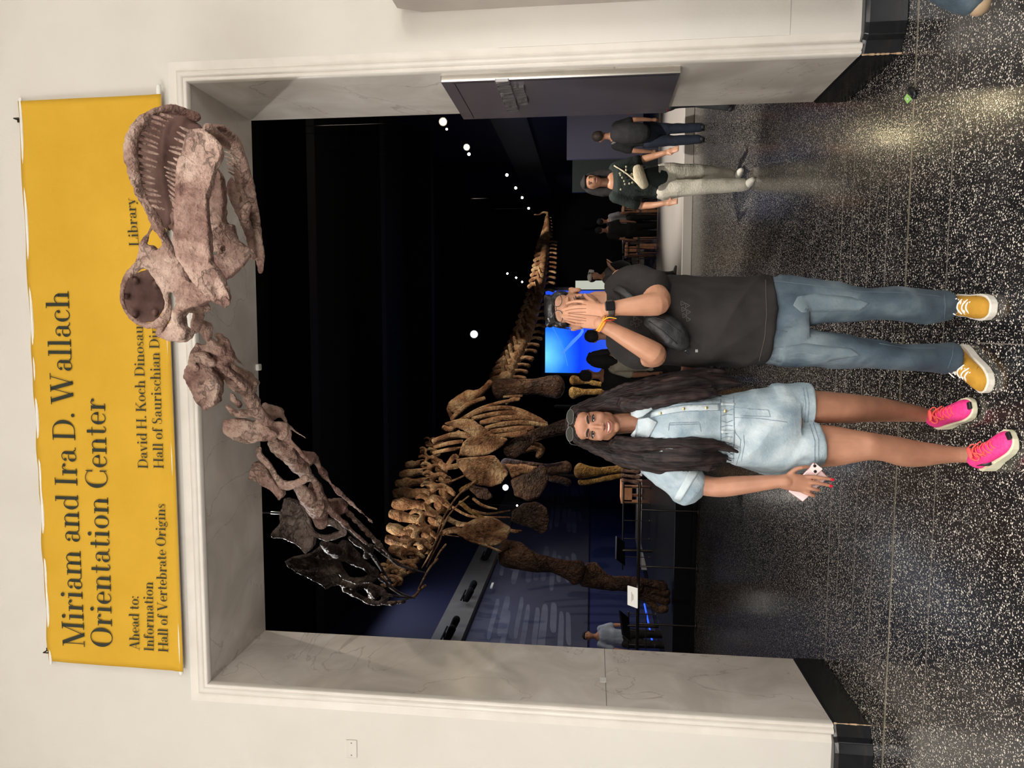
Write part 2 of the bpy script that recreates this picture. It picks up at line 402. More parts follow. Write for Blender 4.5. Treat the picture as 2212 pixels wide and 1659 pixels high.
# ---------------------------------------------------------------- a high-contrast serif alphabet drawn as flat strokes
# units: cap height 1, x-height .63; every glyph -> (advance, [polygons])
HS, TH = .030, .125      # hairline, thick stem
XH = .64
def rc(x0, y0, x1, y1): return [(x0, y0), (x1, y0), (x1, y1), (x0, y1)]
def ln(x0, y0, x1, y1, w): # slanted stroke, horizontal width w
    return [(x0-w/2, y0), (x0+w/2, y0), (x1+w/2, y1), (x1-w/2, y1)]
def arc(cx, cy, rx, ry, a0, a1, wf, n=22):
    """band along an ellipse from a0 to a1 degrees; wf(angle)->(horizontal-ish thickness)"""
    out = []
    for i in range(n):
        t0, t1 = [math.radians(a0+(a1-a0)*k/n) for k in (i, i+1)]; q = []
        for t, s in ((t0, 0), (t1, 0), (t1, 1), (t0, 1)):
            wd = wf(math.degrees(t))*s; q.append((cx+(rx-wd)*math.cos(t), cy+(ry-min(HS, wd) if abs(math.cos(t)) > 2 else ry-HS*s)*math.sin(t)))
        out.append(q)
    return out
def thick(lo=HS, hi=TH): return lambda d: lo+(hi-lo)*abs(math.cos(math.radians(d)))**1.5
def thickL(hi=TH): return lambda d: (HS+(hi-HS)*max(0, -math.cos(math.radians(d)))**1.2)
def thickR(hi=TH): return lambda d: (HS+(hi-HS)*max(0, math.cos(math.radians(d)))**1.2)
def dot(x, y, r): return [(x+r*math.cos(2*math.pi*k/18), y+r*math.sin(2*math.pi*k/18)) for k in range(18)]
def serif(x0, x1, y, up=True): return [rc(x0, y if up else y-HS, x1, y+HS if up else y)]
def stem(x, y0, y1, w=TH, s=.085, b=True, t=True, tl=False):
    o = [rc(x, y0, x+w, y1)]
    if b: o += serif(x-s, x+w+s, y0)
    if t: o += serif(x-s, x+(w if tl else w+s), y1, False)
    return o
def G():
    g = {}; L = {}
    g['I'] = (.40, stem(.13, 0, 1))
    g['H'] = (.93, stem(.12, 0, 1)+stem(.68, 0, 1)+[rc(.2, .5, .7, .5+HS)])
    g['L'] = (.72, stem(.12, 0, 1)+[rc(.1, 0, .66, HS), [(.62, 0), (.68, 0), (.68, .27), (.655, .27)]])
    g['D'] = (.87, stem(.12, 0, 1, s=.085)+[rc(.2, 0, .42, HS), rc(.2, 1-HS, .42, 1)]+arc(.40, .5, .41, .5, -90, 90, thickR(.14)))
    g['O'] = (.89, arc(.445, .5, .385, .515, 0, 360, thick(hi=.15), 44))
    g['C'] = (.82, arc(.445, .5, .385, .515, 48, 312, thickL(.15), 36)+[[(.69, .68), (.745, .66), (.745, 1), (.70, .93)], [(.69, .32), (.745, .34), (.745, .0), (.70, .07)]])
    g['M'] = (1.10, [rc(.17, 0, .17+HS, 1), ln(.20, 1, .56, 0, .15), ln(.55, 0, .88, 1, HS)]+stem(.84, 0, 1, t=True)+serif(.06, .30, 0)+serif(.06, .26, 1, False))
    g['W'] = (1.24, [ln(.14, 1, .40, 0, .14), ln(.40, 0, .62, 1, HS), ln(.60, 1, .84, 0, .14), ln(.84, 0, 1.08, 1, HS)]+serif(-.0, .30, 1, False)+serif(.48, .76, 1, False)+serif(.96, 1.2, 1, False))
    g['V'] = (.86, [ln(.14, 1, .44, 0, .14), ln(.44, 0, .70, 1, HS)]+serif(0, .30, 1, False)+serif(.58, .84, 1, False))
    g['A'] = (.86, [ln(.16, 0, .43, 1, HS), ln(.42, 1, .70, 0, .14), rc(.25, .33, .60, .33+HS)]+serif(.04, .28, 0)+serif(.56, .84, 0))
    g['K'] = (.86, stem(.12, 0, 1)+[ln(.24, .42, .68, 1, HS*1.4), ln(.40, .62, .70, 0, .14)]+serif(.56, .80, 1, False)+serif(.56, .86, 0))
    g['S'] = (.62, arc(.30, .745, .21, .27, 60, 270, thickL(.11), 18)+arc(.30, .26, .235, .275, 90, -120, thickR(.12), 18)+[[(.16, .60), (.40, .44), (.44, .50), (.2, .68)], [(.46, .74), (.50, .72), (.50, 1), (.46, .94)], [(.08, .26), (.12, .28), (.12, .06), (.08, 0)]])
    g['o'] = (.60, arc(.30, XH/2, .255, XH/2+.01, 0, 360, thick(hi=.125), 32))
    g['c'] = (.52, arc(.29, XH/2, .245, XH/2+.01, 40, 325, thickL(.125), 26)+[dot(.425, XH*.74, .062)])
    g['e'] = (.54, arc(.285, XH/2, .24, XH/2+.01, 0, 322, thickL(.125), 28)+[rc(.1, XH*.5, .52, XH*.5+HS), [(.40, XH*.5), (.525, XH*.5), (.50, XH*.72), (.44, XH*.85)]])
    g['n'] = (.70, stem(.11, 0, XH, t=False)+serif(.03, .15, XH, False)+stem(.46, 0, XH*.7, t=False)+arc(.385, XH*.62, .20, XH*.38+.012, 0, 150, thickR(.12), 14))
    g['m'] = (1.04, stem(.11, 0, XH, t=False)+serif(.03, .15, XH, False)+stem(.455, 0, XH*.7, t=False)+stem(.80, 0, XH*.7, t=False)+arc(.38, XH*.62, .20, XH*.38+.012, 0, 150, thickR(.12), 14)+arc(.725, XH*.62, .20, XH*.38+.012, 0, 150, thickR(.12), 14))
    g['h'] = (.70, stem(.11, 0, 1.02, t=False)+serif(.03, .15, 1.02, False)+stem(.46, 0, XH*.7, t=False)+arc(.385, XH*.62, .20, XH*.38+.012, 0, 150, thickR(.12), 14))
    g['r'] = (.52, stem(.11, 0, XH, t=False)+serif(.03, .15, XH, False)+arc(.36, XH*.60, .14, XH*.40+.012, 60, 165, lambda d: HS*1.2, 12)+[dot(.435, XH*.87, .062)])
    g['i'] = (.35, stem(.11, 0, XH, t=False)+serif(.03, .15, XH, False)+[dot(.165, .90, .078)])
    g['l'] = (.35, stem(.11, 0, 1.02, t=False)+serif(.03, .15, 1.02, False))
    g['t'] = (.42, [rc(.14, .1, .14+TH*.9, .86), rc(.03, XH-HS, .36, XH)]+arc(.27, .12, .13, .13, 180, 350, thickL(.11), 12))
    g['f'] = (.42, stem(.13, 0, .80, t=False)+[rc(.04, XH-HS, .38, XH)]+arc(.29, .80, .16, .23, 55, 180, thickL(.12), 14)+[dot(.385, .93, .062)])
    g['d'] = (.67, stem(.43, .0, 1.02, b=False, t=False)+serif(.35, .47, 1.02, False)+serif(.50, .62, 0)+arc(.27, XH/2, .225, XH/2+.01, 40, 320, thickL(.125), 24))
    g['b'] = (.66, stem(.10, .0, 1.02, b=False, t=False)+serif(.02, .14, 1.02, False)+arc(.36, XH/2, .235, XH/2+.01, -150, 150, thickR(.125), 26))
    g['a'] = (.58, [rc(.34, .08, .34+TH*.95, XH*.72)]+arc(.27, XH*.68, .195, XH*.33, 0, 150, thickR(.11), 14)+[dot(.135, XH*.76, .058)]+arc(.235, .175, .18, .185, 60, 330, thickL(.115), 20)+arc(.55, .09, .095, .09, 180, 310, thickL(.05), 8))
    g['u'] = (.70, [rc(.11, XH*.25, .11+TH, XH), rc(.46, 0, .46+TH, XH)]+serif(.03, .15, XH, False)+serif(.38, .5, XH, False)+serif(.54, .66, 0)+arc(.30, XH*.32, .19, XH*.33, 180, 330, thickL(.12), 14))
    g['v'] = (.60, [ln(.12, XH, .32, 0, .12), ln(.32, 0, .48, XH, HS)]+serif(.02, .24, XH, False)+serif(.40, .58, XH, False))
    g['y'] = (.60, [ln(.12, XH, .32, 0, .12), ln(.20, -.22, .48, XH, HS)]+serif(.02, .24, XH, False)+serif(.40, .58, XH, False)+[dot(.15, -.2, .06)])
    g['s'] = (.46, arc(.22, XH*.74, .145, XH*.27, 50, 270, thickL(.085), 14)+arc(.23, XH*.265, .165, XH*.275, 90, -130, thickR(.09), 14)+[[(.12, XH*.60), (.3, XH*.42), (.33, XH*.50), (.15, XH*.70)], [(.34, XH*.72), (.37, XH*.7), (.37, XH), (.34, XH*.95)], [(.05, XH*.3), (.08, XH*.3), (.08, .03), (.05, 0)]])
    g['g'] = (.60, arc(.25, XH*.66, .19, XH*.34, 0, 360, thick(hi=.105), 26)+arc(.27, -.10, .24, .13, 0, 360, thick(hi=.06), 26)+[[(.10, .2), (.14, .24), (.16, .08), (.10, .06)], rc(.12, .03, .40, .10), dot(.49, XH*.95, .05), rc(.40, XH*.86, .5, XH*.86+HS)])
    g['.'] = (.26, [dot(.12, .065, .07)])
    g[':'] = (.28, [dot(.13, .065, .065), dot(.13, XH-.07, .065)])
    g[' '] = (.27, [])
    for c, k in (('T', (.8, stem(.33, 0, 1, t=False)+[rc(.04, 1-HS, .74, 1), [(.04, 1), (.07, 1), (.05, .74), (.02, .74)], [(.71, 1), (.74, 1), (.76, .74), (.73, .74)]])),
                 ('E', (.74, stem(.12, 0, 1)+[rc(.2, 0, .64, HS), rc(.2, 1-HS, .62, 1), rc(.2, .5, .5, .5+HS), rc(.47, .38, .5, .65), [(.61, 0), (.66, 0), (.66, .27), (.635, .27)], rc(.60, .74, .63, 1)])),
                 ('N', (.92, [rc(.16, 0, .16+HS, 1), ln(.2, 1, .72, 0, .14), rc(.72, 0, .75, 1)]+serif(.06, .3, 0)+serif(.02, .24, 1, False)+serif(.62, .86, 1, False))),
                 ('F', (.70, stem(.12, 0, 1)+[rc(.2, 1-HS, .62, 1), rc(.2, .5, .5, .5+HS), rc(.47, .38, .5, .65), rc(.60, .74, .63, 1)])),
                 ('R', (.82, stem(.12, 0, 1)+[rc(.2, 1-HS, .4, 1), rc(.2, .48, .4, .48+HS), ln(.42, .5, .66, 0, .13)]+arc(.38, .74, .27, .26, -90, 90, thickR(.13), 16)))):
        g[c] = k
    return g
GLYPH = G()
def text_width(s): return sum(GLYPH[c][0] for c in s)
def text_mesh(name, s, p0, p1, cap, upv, m, parent, depth=.002, nrm=None):
    """flat raised lettering: baseline from p0 to p1, cap height cap (metres)"""
    bm = B(); p0, p1 = Vector(p0), Vector(p1); W = text_width(s); ex = (p1-p0)/W; upv = Vector(upv).normalized()*cap
    nrm = Vector(nrm or (0, -1, 0)); x = 0
    for c in s:
        adv, polys = GLYPH[c]
        for pl in polys:
            if len(pl) < 3: continue
            top = [bm.verts.new(p0+ex*(x+a)+upv*b+nrm*depth) for a, b in pl]
            bot = [bm.verts.new(p0+ex*(x+a)+upv*b) for a, b in pl]
            try: bm.faces.new(top)
            except ValueError: continue
            for i in range(len(pl)):
                j = (i+1) % len(pl); bm.faces.new((top[i], bot[i], bot[j], top[j]))
        x += adv
    me = bpy.data.meshes.new(name); bm.to_mesh(me); bm.free()
    return link(name, me, m, parent)

# ---------------------------------------------------------------- yellow banner
m_ban = nmat('yellow_banner_cloth', [srgb(208, 162, 46), srgb(216, 170, 54)], 3, 3, .7, .25, 9, dist=.02, spec=.2)
m_ink = mat('dark_green_ink', srgb(34, 42, 34), .32, spec=.6)
YBN = YF-.035
c_tr, c_br, c_tl, c_bl = P(38, 219, YBN), P(346, 203, YBN-.02), P(105, 1427, YBN), P(399, 1452, YBN-.02)
xa, xb = (c_tl.x+c_bl.x)/2, (c_tr.x+c_br.x)/2; zt, zb = (c_tl.z+c_tr.z)/2, (c_bl.z+c_br.z)/2
T = thing('banner', 'wide yellow cloth banner with dark serif lettering above the opening', 'banner', ((xa+xb)/2, YF, zb))
bm = B(); nx, nz = 90, 24; g0 = []
for j in range(nz+1):
    row = []
    for i in range(nx+1):
        u, v = i/nx, j/nz; x = xa+(xb-xa)*u; z = zb+(zt-zb)*v
        rip = .004*math.sin(u*38+3*v)*max(0, (v-.8)/.2)+.003*noise.noise(Vector((u*9, v*4, 0)))+(.004*math.sin(u*70+v*8)*max(0, (v-.86)/.14) if u < .62 else 0)
        row.append(bm.verts.new((x, YBN-.02*(1-v)+rip-(.006 if v < .07 else 0), z)))
    g0.append(row)
for j in range(nz):
    for i in range(nx): bm.faces.new((g0[j][i], g0[j][i+1], g0[j+1][i+1], g0[j+1][i]))
o = obj('cloth', bm, m_ban, T, True); s_ = o.modifiers.new('s', 'SOLIDIFY'); s_.thickness = .003; s_.offset = 1
bm = B(); tube(bm, [(xa-.015, YBN-.012, zb+.02), (xb+.045, YBN-.012, zb+.02)], .013); tube(bm, [(xa-.015, YBN+.006, zt-.012), (xb+.015, YBN+.006, zt-.012)], .009)
obj('hanging_rod', bm, mat('white_plastic', srgb(235, 233, 226), .4), T, True)
bm = B()
for X in (xa+.06, xb-.1):
    tube(bm, [(X, YF, zt+.02), (X, YBN-.012, zt+.02), (X, YBN-.012, zt-.01)], .004); box(bm, (X, YF-.004, zt+.02), (.02, .008, .03))
obj('hook', bm, mat('dark_iron', srgb(60, 56, 52), .5, .7), T)
def bt(s, b0, b1, capx, frac=None):
    def on(x, y):
        q = P(x, y, YBN-.03)
        for _ in range(4):
            v = (q.z-zb)/(zt-zb); q = P(x, y, YBN-.02*(1-v)-.0075)
        return q
    p0, p1 = on(*b0), on(*b1)
    if frac: p1 = p0+(p1-p0)/frac
    cap = (on(b0[0]-capx, b0[1])-p0).z
    text_mesh('lettering', s, p0, p1, cap, (0, .02/(zt-zb), 1), m_ink, T, .001)
bt('Miriam and Ira D. Wallach', (183, 1401), (147.5, 627), 47)
bt('Orientation Center', (243, 1402), (226, 860), 46)
bt('Ahead to:', (301, 1406), (299, 1287), 21)
bt('Information', (332, 1408), (330, 1257), 21)
bt('Hall of Vertebrate Origins', (363, 1410), (356, 1088), 21)
s1 = 'David H. Koch Dinosaur Wing'; bt(s1, (319, 1013), (308.5, 703), 21, text_width('David H. Koch Dinosau')/text_width(s1))
s1 = 'Hall of Saurischian Dinosaurs'; bt(s1, (353, 1013), (343, 722), 21, text_width('Hall of Saurischian Di')/text_width(s1))
bt('Library', (300, 532), (291, 427), 21)
# raised lettering on the sign panel
Ts = bpy.data.objects['sign_panel']
m_let = mat('grey_metal_letters', srgb(128, 124, 124), .35, .5)
for word, a, b_, cp in (('ORIENTATION', (1122, 241), (1098, 174), .075), ('CENTER', (1142, 227), (1131, 187), .062)):
    q0, q1 = PX(a[0], a[1], XR-.05), PX(b_[0], b_[1], XR-.05); zl = (q0.z+q1.z)/2
    text_mesh('raised_letters', word, (XR-.035, q0.y, zl), (XR-.035, q1.y, zl), cp, (0, 0, 1), m_let, Ts, .016, (-1, 0, 0))
# ---------------------------------------------------------------- the sauropod skeleton
def Z(ox, oy, s): return lambda X, Y: (ox+X/s, oy+Y/s)
ZA, ZB, ZC, ZD, ZE = Z(220, 200, 5.53), Z(220, 450, 5.53), Z(380, 680, 5.53), Z(480, 900, 5.53), Z(560, 1050, 5.53)
ZF, ZG, ZH, ZI = Z(800, 900, 3.95), Z(880, 760, 5.53), Z(1000, 440, 4.608), Z(1040, 1140, 3.687)
def bonemat(name, lo, mid, hi, rough, sc, crack=3.0):
    m = bpy.data.materials.new(name); m.use_nodes = True; N = m.node_tree.nodes; L = m.node_tree.links
    b = N['Principled BSDF']; b.inputs['Roughness'].default_value = rough; b.inputs['Specular IOR Level'].default_value = .4
    tc = N.new('ShaderNodeTexCoord'); O = tc.outputs['Object']
    def nz(s, d=8, dis=.5):
        n = N.new('ShaderNodeTexNoise'); n.inputs['Scale'].default_value = s; n.inputs['Detail'].default_value = d; n.inputs['Distortion'].default_value = dis; L.new(O, n.inputs['Vector']); return n
    n1, n2, n3 = nz(sc*.6), nz(sc*3.2, 8, .35), nz(sc*10, 6, .3)
    r = N.new('ShaderNodeValToRGB'); L.new(n1.outputs[0], r.inputs[0]); e = r.color_ramp.elements
    e[0].position = .36; e[0].color = (*lo, 1); e[1].position = .64; e[1].color = (*hi, 1); q = e.new(.5); q.color = (*mid, 1)
    r2 = N.new('ShaderNodeValToRGB'); L.new(n2.outputs[0], r2.inputs[0]); e = r2.color_ramp.elements
    e[0].position = .38; e[0].color = (.42, .36, .34, 1); e[1].position = .56; e[1].color = (1, 1, 1, 1)
    mx = N.new('ShaderNodeMixRGB'); mx.blend_type = 'MULTIPLY'; mx.inputs[0].default_value = .45; L.new(r.outputs[0], mx.inputs[1]); L.new(r2.outputs[0], mx.inputs[2])
    v = N.new('ShaderNodeTexVoronoi'); v.feature = 'DISTANCE_TO_EDGE'; v.inputs['Scale'].default_value = crack
    ad = N.new('ShaderNodeMixRGB'); ad.blend_type = 'ADD'; ad.inputs[0].default_value = .35/crack; L.new(O, ad.inputs[1]); L.new(n2.outputs['Color'], ad.inputs[2]); L.new(ad.outputs[0], v.inputs['Vector'])
    cr = N.new('ShaderNodeMapRange'); cr.inputs['From Max'].default_value = .022; cr.inputs['To Min'].default_value = .35; L.new(v.outputs['Distance'], cr.inputs[0])
    mc = N.new('ShaderNodeMixRGB'); mc.blend_type = 'MULTIPLY'; mc.inputs[0].default_value = .6; L.new(mx.outputs[0], mc.inputs[1]); L.new(cr.outputs[0], mc.inputs[2]); L.new(mc.outputs[0], b.inputs['Base Color'])
    am = N.new('ShaderNodeMath'); am.operation = 'MULTIPLY_ADD'; am.inputs[1].default_value = .45; L.new(n3.outputs[0], am.inputs[0]); L.new(n2.outputs[0], am.inputs[2])
    ac = N.new('ShaderNodeMath'); ac.operation = 'MULTIPLY_ADD'; ac.inputs[1].default_value = .35; L.new(cr.outputs[0], ac.inputs[0]); L.new(am.outputs[0], ac.inputs[2])
    bp = N.new('ShaderNodeBump'); bp.inputs['Strength'].default_value = .9; bp.inputs['Distance'].default_value = .34/sc; L.new(ac.outputs[0], bp.inputs['Height']); L.new(bp.outputs[0], b.inputs['Normal'])
    return m
m_bpink = bonemat('pinkish_bone_cast', srgb(132, 98, 88), srgb(174, 142, 128), srgb(204, 176, 160), .6, 9, 1.6)
m_btan = bonemat('tan_bone_cast', srgb(130, 88, 58), srgb(182, 138, 100), srgb(214, 182, 140), .6, 6)
m_bbrown = bonemat('dark_brown_bone_cast', srgb(48, 30, 22), srgb(84, 58, 44), srgb(120, 90, 68), .42, 4)
m_byell = bonemat('yellowish_bone_cast', srgb(128, 94, 44), srgb(188, 146, 80), srgb(214, 180, 112), .5, 5)
m_bgrey = bonemat('grey_brown_glossy_cast', srgb(66, 54, 50), srgb(112, 94, 86), srgb(160, 144, 134), .3, 5)
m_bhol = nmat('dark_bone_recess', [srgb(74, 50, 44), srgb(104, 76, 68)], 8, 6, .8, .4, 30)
D = thing('sauropod_skeleton', 'giant long-necked dinosaur skeleton reaching its head out through the opening', 'dinosaur skeleton', P(1440, 1290, 10.4))
def T3(bm, zf, pts, Y, sub=3, seg=12, flat=.8):
    """tube from zoom coordinates; pts (X, Y, r) or (X, Y, r, depth)"""
    n = len(pts); W = []; R = []
    s = zf(100, 0)[0]-zf(0, 0)[0]; s /= 100
    for i, p in enumerate(pts):
        d = p[3] if len(p) > 3 else (Y if not isinstance(Y, tuple) else Y[0]+(Y[1]-Y[0])*i/max(1, n-1))
        W.append(P(*zf(p[0], p[1]), d)); r = px(p[2]*s, d); R.append((r, r*flat))
    tube(bm, W, R, seg, up=(0, 1, 0), sub=sub)
def PL(bm, zf, pts, Y, th, taper=.94):
    n = len(pts); W = []
    for i, p in enumerate(pts):
        d = p[2] if len(p) > 2 else Y
        W.append(P(*zf(p[0], p[1]), d))
    plate(bm, W, th, taper=taper)
def BO(name, bm, m, vox, sm=4, a=0, fs=10, label=None, parent=None):
    o = fuse(name, bm, m, parent or D, vox, sm, a, fs, a*.4, fs*3.7)
    if label: o['label'] = label
    return o
# --- skull
bm = B()
T3(bm, ZA, [(1120, 290, 70, 3.10), (960, 225, 60, 3.06), (800, 205, 55, 3.0), (620, 250, 60, 2.94), (450, 380, 75, 2.9), (360, 540, 88, 2.88), (345, 690, 92, 2.88), (355, 800, 95, 2.88), (380, 940, 75, 2.89), (420, 1060, 66, 2.9), (450, 1180, 58, 2.9),
            (530, 1330, 62, 2.92), (610, 1480, 64, 2.94), (700, 1640, 66, 2.96), (790, 1830, 72, 2.98), (880, 2000, 70, 3.0)], 3, sub=2)
for k, (x, y) in enumerate(((268, 640), (262, 770), (275, 820), (300, 950), (350, 1080), (400, 1160), (300, 560))):
    ell(bm, P(*ZA(x+20, y), 2.87), .011+.002*(k % 3), seg=10, rings=6)
# orbit ring and braincase
T3(bm, ZB, [(620, 190, 22), (560, 300, 34), (500, 420, 44), (470, 560, 50), (440, 680, 62), (350, 760, 46), (270, 880, 36), (242, 1020, 26), (258, 1160, 28), (330, 1290, 32), (440, 1370, 36), (560, 1400, 44), (660, 1370, 52), (730, 1290, 36), (765, 1180, 26), (775, 1080, 28), (740, 960, 34), (670, 840, 44), (600, 740, 52)], 2.98, sub=2)
PL(bm, ZB, [(590, 430), (480, 480), (440, 640), (360, 710), (560, 730), (700, 880), (800, 1010), (880, 1000), (900, 760), (860, 560), (740, 440), (665, 500)], 2.99, .05)
PL(bm, ZB, [(830, 560), (920, 700), (990, 855), (1180, 885), (1340, 1020), (1430, 1080), (1250, 1140), (1090, 1190), (990, 1230), (885, 1240), (912, 1080), (880, 1010), (760, 960), (740, 700)], 3.0, .06)
T3(bm, ZB, [(900, 640, 70), (960, 850, 90), (1080, 980, 90), (1250, 1060, 60)], 2.99)
PL(bm, ZB, [(885, 1200), (860, 1360), (780, 1460), (690, 1540), (800, 1585), (960, 1600), (1045, 1555), (1068, 1465), (975, 1400), (962, 1290), (1010, 1220)], 2.99, .075)
T3(bm, ZB, [(930, 1180, 60), (890, 1350, 55), (850, 1500, 80), (980, 1530, 70)], 2.98)
T3(bm, ZB, [(780, 1060, 34), (800, 1240, 34), (720, 1420, 40), (690, 1500, 60)], 3.0)
T3(bm, ZB, [(1060, 1200, 60, 3.1), (1200, 1160, 60, 3.12), (1280, 1210, 40, 3.12)], 3.1)
T3(bm, ZB, [(1180, 1180, 55, 3.1), (1140, 1330, 75, 3.14), (1110, 1470, 40, 3.16)], 3.1)
T3(bm, ZB, [(1180, 1400, 70, 3.2), (1280, 1440, 60, 3.26), (1260, 1560, 50, 3.3)], 3.2)
T3(bm, ZB, [(1180, 880, 30, 3.2), (1110, 800, 40, 3.25), (980, 620, 34, 3.3), (890, 500, 24, 3.3)], 3.2)
# far side of the cheek
T3(bm, ZA, [(880, 1460, 55, 3.1), (830, 1560, 60, 3.12), (880, 1640, 40, 3.12)], 3.1)
skull = BO('skull', bm, m_bpink, .0062, 3, .008, 18, 'pinkish brown skull with a wide eye opening and peg teeth')
bm = B()
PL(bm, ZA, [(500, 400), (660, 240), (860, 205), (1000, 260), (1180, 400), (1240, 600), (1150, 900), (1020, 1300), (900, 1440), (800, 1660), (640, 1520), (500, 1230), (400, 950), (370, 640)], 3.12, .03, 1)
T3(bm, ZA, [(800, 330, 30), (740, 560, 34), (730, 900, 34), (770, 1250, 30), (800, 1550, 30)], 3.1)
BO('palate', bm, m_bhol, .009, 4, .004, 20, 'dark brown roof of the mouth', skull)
bm = B()
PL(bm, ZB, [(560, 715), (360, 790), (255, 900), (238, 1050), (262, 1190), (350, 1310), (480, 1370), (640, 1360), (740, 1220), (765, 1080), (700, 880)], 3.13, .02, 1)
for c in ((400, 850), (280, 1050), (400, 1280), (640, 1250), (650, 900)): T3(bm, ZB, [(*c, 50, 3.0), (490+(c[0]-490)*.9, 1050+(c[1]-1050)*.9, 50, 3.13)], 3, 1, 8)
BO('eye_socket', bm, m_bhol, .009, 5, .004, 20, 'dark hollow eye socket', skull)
bm = B()
PL(bm, ZA, [(1400, 900), (1450, 1000), (1480, 1250), (1470, 1550), (1580, 1640), (1600, 1780), (1500, 1900), (1320, 1920), (1300, 1650), (1270, 1400), (1330, 1080)], 3.14, .05)
PL(bm, ZB, [(1330, 250), (1470, 200), (1590, 190), (1620, 380), (1700, 430), (1790, 490), (1790, 570), (1700, 690), (1500, 860), (1420, 760), (1340, 580), (1480, 540), (1500, 440), (1330, 440)], 3.08, .05)
T3(bm, ZB, [(1360, 600, 45), (1520, 560, 40), (1700, 520, 45), (1790, 540, 40)], 3.08)
T3(bm, ZB, [(1400, 480, 34), (1400, 560, 30), (1430, 520, 25)], 3.1)
BO('pterygoid_bone', bm, m_bpink, .007, 3, .007, 24, None, skull)
# --- lower jaw
bm = B()
PL(bm, ZA, [(1080, 430), (1220, 430), (1330, 520), (1470, 655), (1420, 800), (1370, 950), (1330, 1080), (1280, 1250), (1275, 1400), (1300, 1640), (1310, 1900), (1330, 2060), (1450, 2240), (1550, 2420), (1570, 2530), (1500, 2575), (1350, 2510), (1230, 2420), (1120, 2290), (1000, 2140), (900, 1950), (868, 1780), (880, 1600), (890, 1400), (898, 1100), (910, 900), (975, 750), (1000, 560), (1040, 480)], 2.84, .04, .9)
T3(bm, ZA, [(1180, 560, 130), (1150, 800, 170), (1110, 1050, 170), (1080, 1350, 165), (1080, 1650, 180), (1090, 1850, 180), (1180, 2080, 165), (1330, 2300, 130), (1470, 2480, 75)], 2.85, 3, 16, .32)
T3(bm, ZA, [(1180, 2130, 20, 2.79), (1220, 2300, 26, 2.79), (1330, 2440, 20, 2.81)], 2.8)
T3(bm, ZA, [(950, 780, 36, 2.82), (930, 1000, 34, 2.82), (930, 1250, 30, 2.82)], 2.82)
T3(bm, ZA, [(1230, 480, 60, 2.9), (1340, 410, 85, 2.98), (1480, 500, 110, 3.06), (1590, 660, 100, 3.14), (1660, 850, 90, 3.2), (1700, 1050, 120, 3.24), (1760, 1280, 110, 3.26), (1810, 1500, 80, 3.27), (1850, 1700, 70, 3.28), (1880, 1900, 66, 3.28), (1900, 2060, 55, 3.28), (1895, 2150, 30, 3.28)], 3, 3, 14, .5)
PL(bm, ZA, [(1500, 1100), (1560, 1000), (1640, 1250), (1740, 1500), (1800, 1700), (1760, 1760), (1660, 1560), (1560, 1340), (1500, 1200)], 3.25, .03)
T3(bm, ZA, [(1270, 430, 70, 2.88), (1420, 560, 60, 2.95), (1500, 640, 50, 3.02)], 2.9)
T3(bm, ZA, [(1750, 1360, 45, 3.2), (1700, 1480, 60, 3.2), (1760, 1700, 50, 3.22), (1800, 1950, 50, 3.24)], 3.2)
jaw = BO('lower_jaw', bm, m_bpink, .0064, 3, .008, 15)
def teeth(lst, Y, par, r=15, dy=0.0):
    for a, b, c, d in lst:
        bm = B(); p0, p1 = P(*ZA(a, b), Y+dy), P(*ZA(c, d), Y); R = px(r/5.53, Y)
        q = (p0*.55+p1*.45)+Vector((0, -.003, 0))
        tube(bm, [p0+(p0-p1)*.25, q, p1], [R*1.05, R*1.2, R*.55], 8, sub=2)
        obj('tooth', bm, m_bpink, par, True)
teeth([(740, 270, 850, 300), (650, 300, 790, 340), (600, 340, 755, 400), (560, 400, 705, 470), (520, 470, 685, 540), (510, 540, 665, 610), (480, 600, 665, 665), (470, 680, 680, 740), (460, 760, 655, 830), (460, 850, 640, 890), (460, 910, 590, 950),
       (470, 990, 630, 1030), (480, 1070, 630, 1090), (520, 1145, 660, 1180), (545, 1210, 700, 1235), (580, 1290, 710, 1310), (640, 1360, 745, 1395)], 2.95, skull, 19, -.02)
teeth([(1040, 460, 930, 410), (1010, 530, 900, 470), (990, 600, 870, 545), (980, 680, 820, 645), (980, 750, 805, 690), (930, 820, 860, 780), (910, 875, 790, 825), (910, 950, 750, 890), (910, 1000, 775, 950), (905, 1060, 765, 990),
       (900, 1120, 785, 1045), (895, 1180, 795, 1105), (890, 1240, 800, 1165), (890, 1300, 810, 1230), (885, 1340, 825, 1275), (885, 1380, 845, 1320), (885, 1415, 845, 1390)], 2.88, jaw, 16)
teeth([(1540, 740, 1470, 700), (1550, 790, 1470, 760), (1555, 850, 1485, 800), (1560, 880, 1490, 840), (1560, 930, 1495, 900), (1560, 975, 1510, 945)], 3.18, jaw, 10)

# --- neck
def vert(name, parts, m, vox=.009, sm=2, a=.016, fs=9, lab=None):
    bm = B()
    for p in parts:
        if p[0] == 't': T3(bm, p[1], p[2], p[3], 3, 12, p[4] if len(p) > 4 else .8)
        else: PL(bm, p[1], p[2], p[3], p[4])
    return BO(name, bm, m, vox, sm, a, fs, lab)
v = vert('neck_vertebra', [('t', ZC, [(260, 130, 60, 3.22), (330, 200, 70, 3.3), (400, 300, 60, 3.36), (480, 400, 80, 3.4)], 3.3),
    ('t', ZC, [(470, 230, 30), (560, 300, 60), (620, 440, 80), (560, 560, 100)], 3.42), ('t', ZC, [(250, 400, 50), (400, 400, 50), (540, 420, 60)], 3.38),
    ('t', ZC, [(250, 350, 25), (210, 450, 50), (180, 560, 46), (230, 640, 50)], 3.36), ('t', ZC, [(250, 500, 70), (340, 520, 60), (420, 580, 50)], 3.36)], m_bpink, .007)
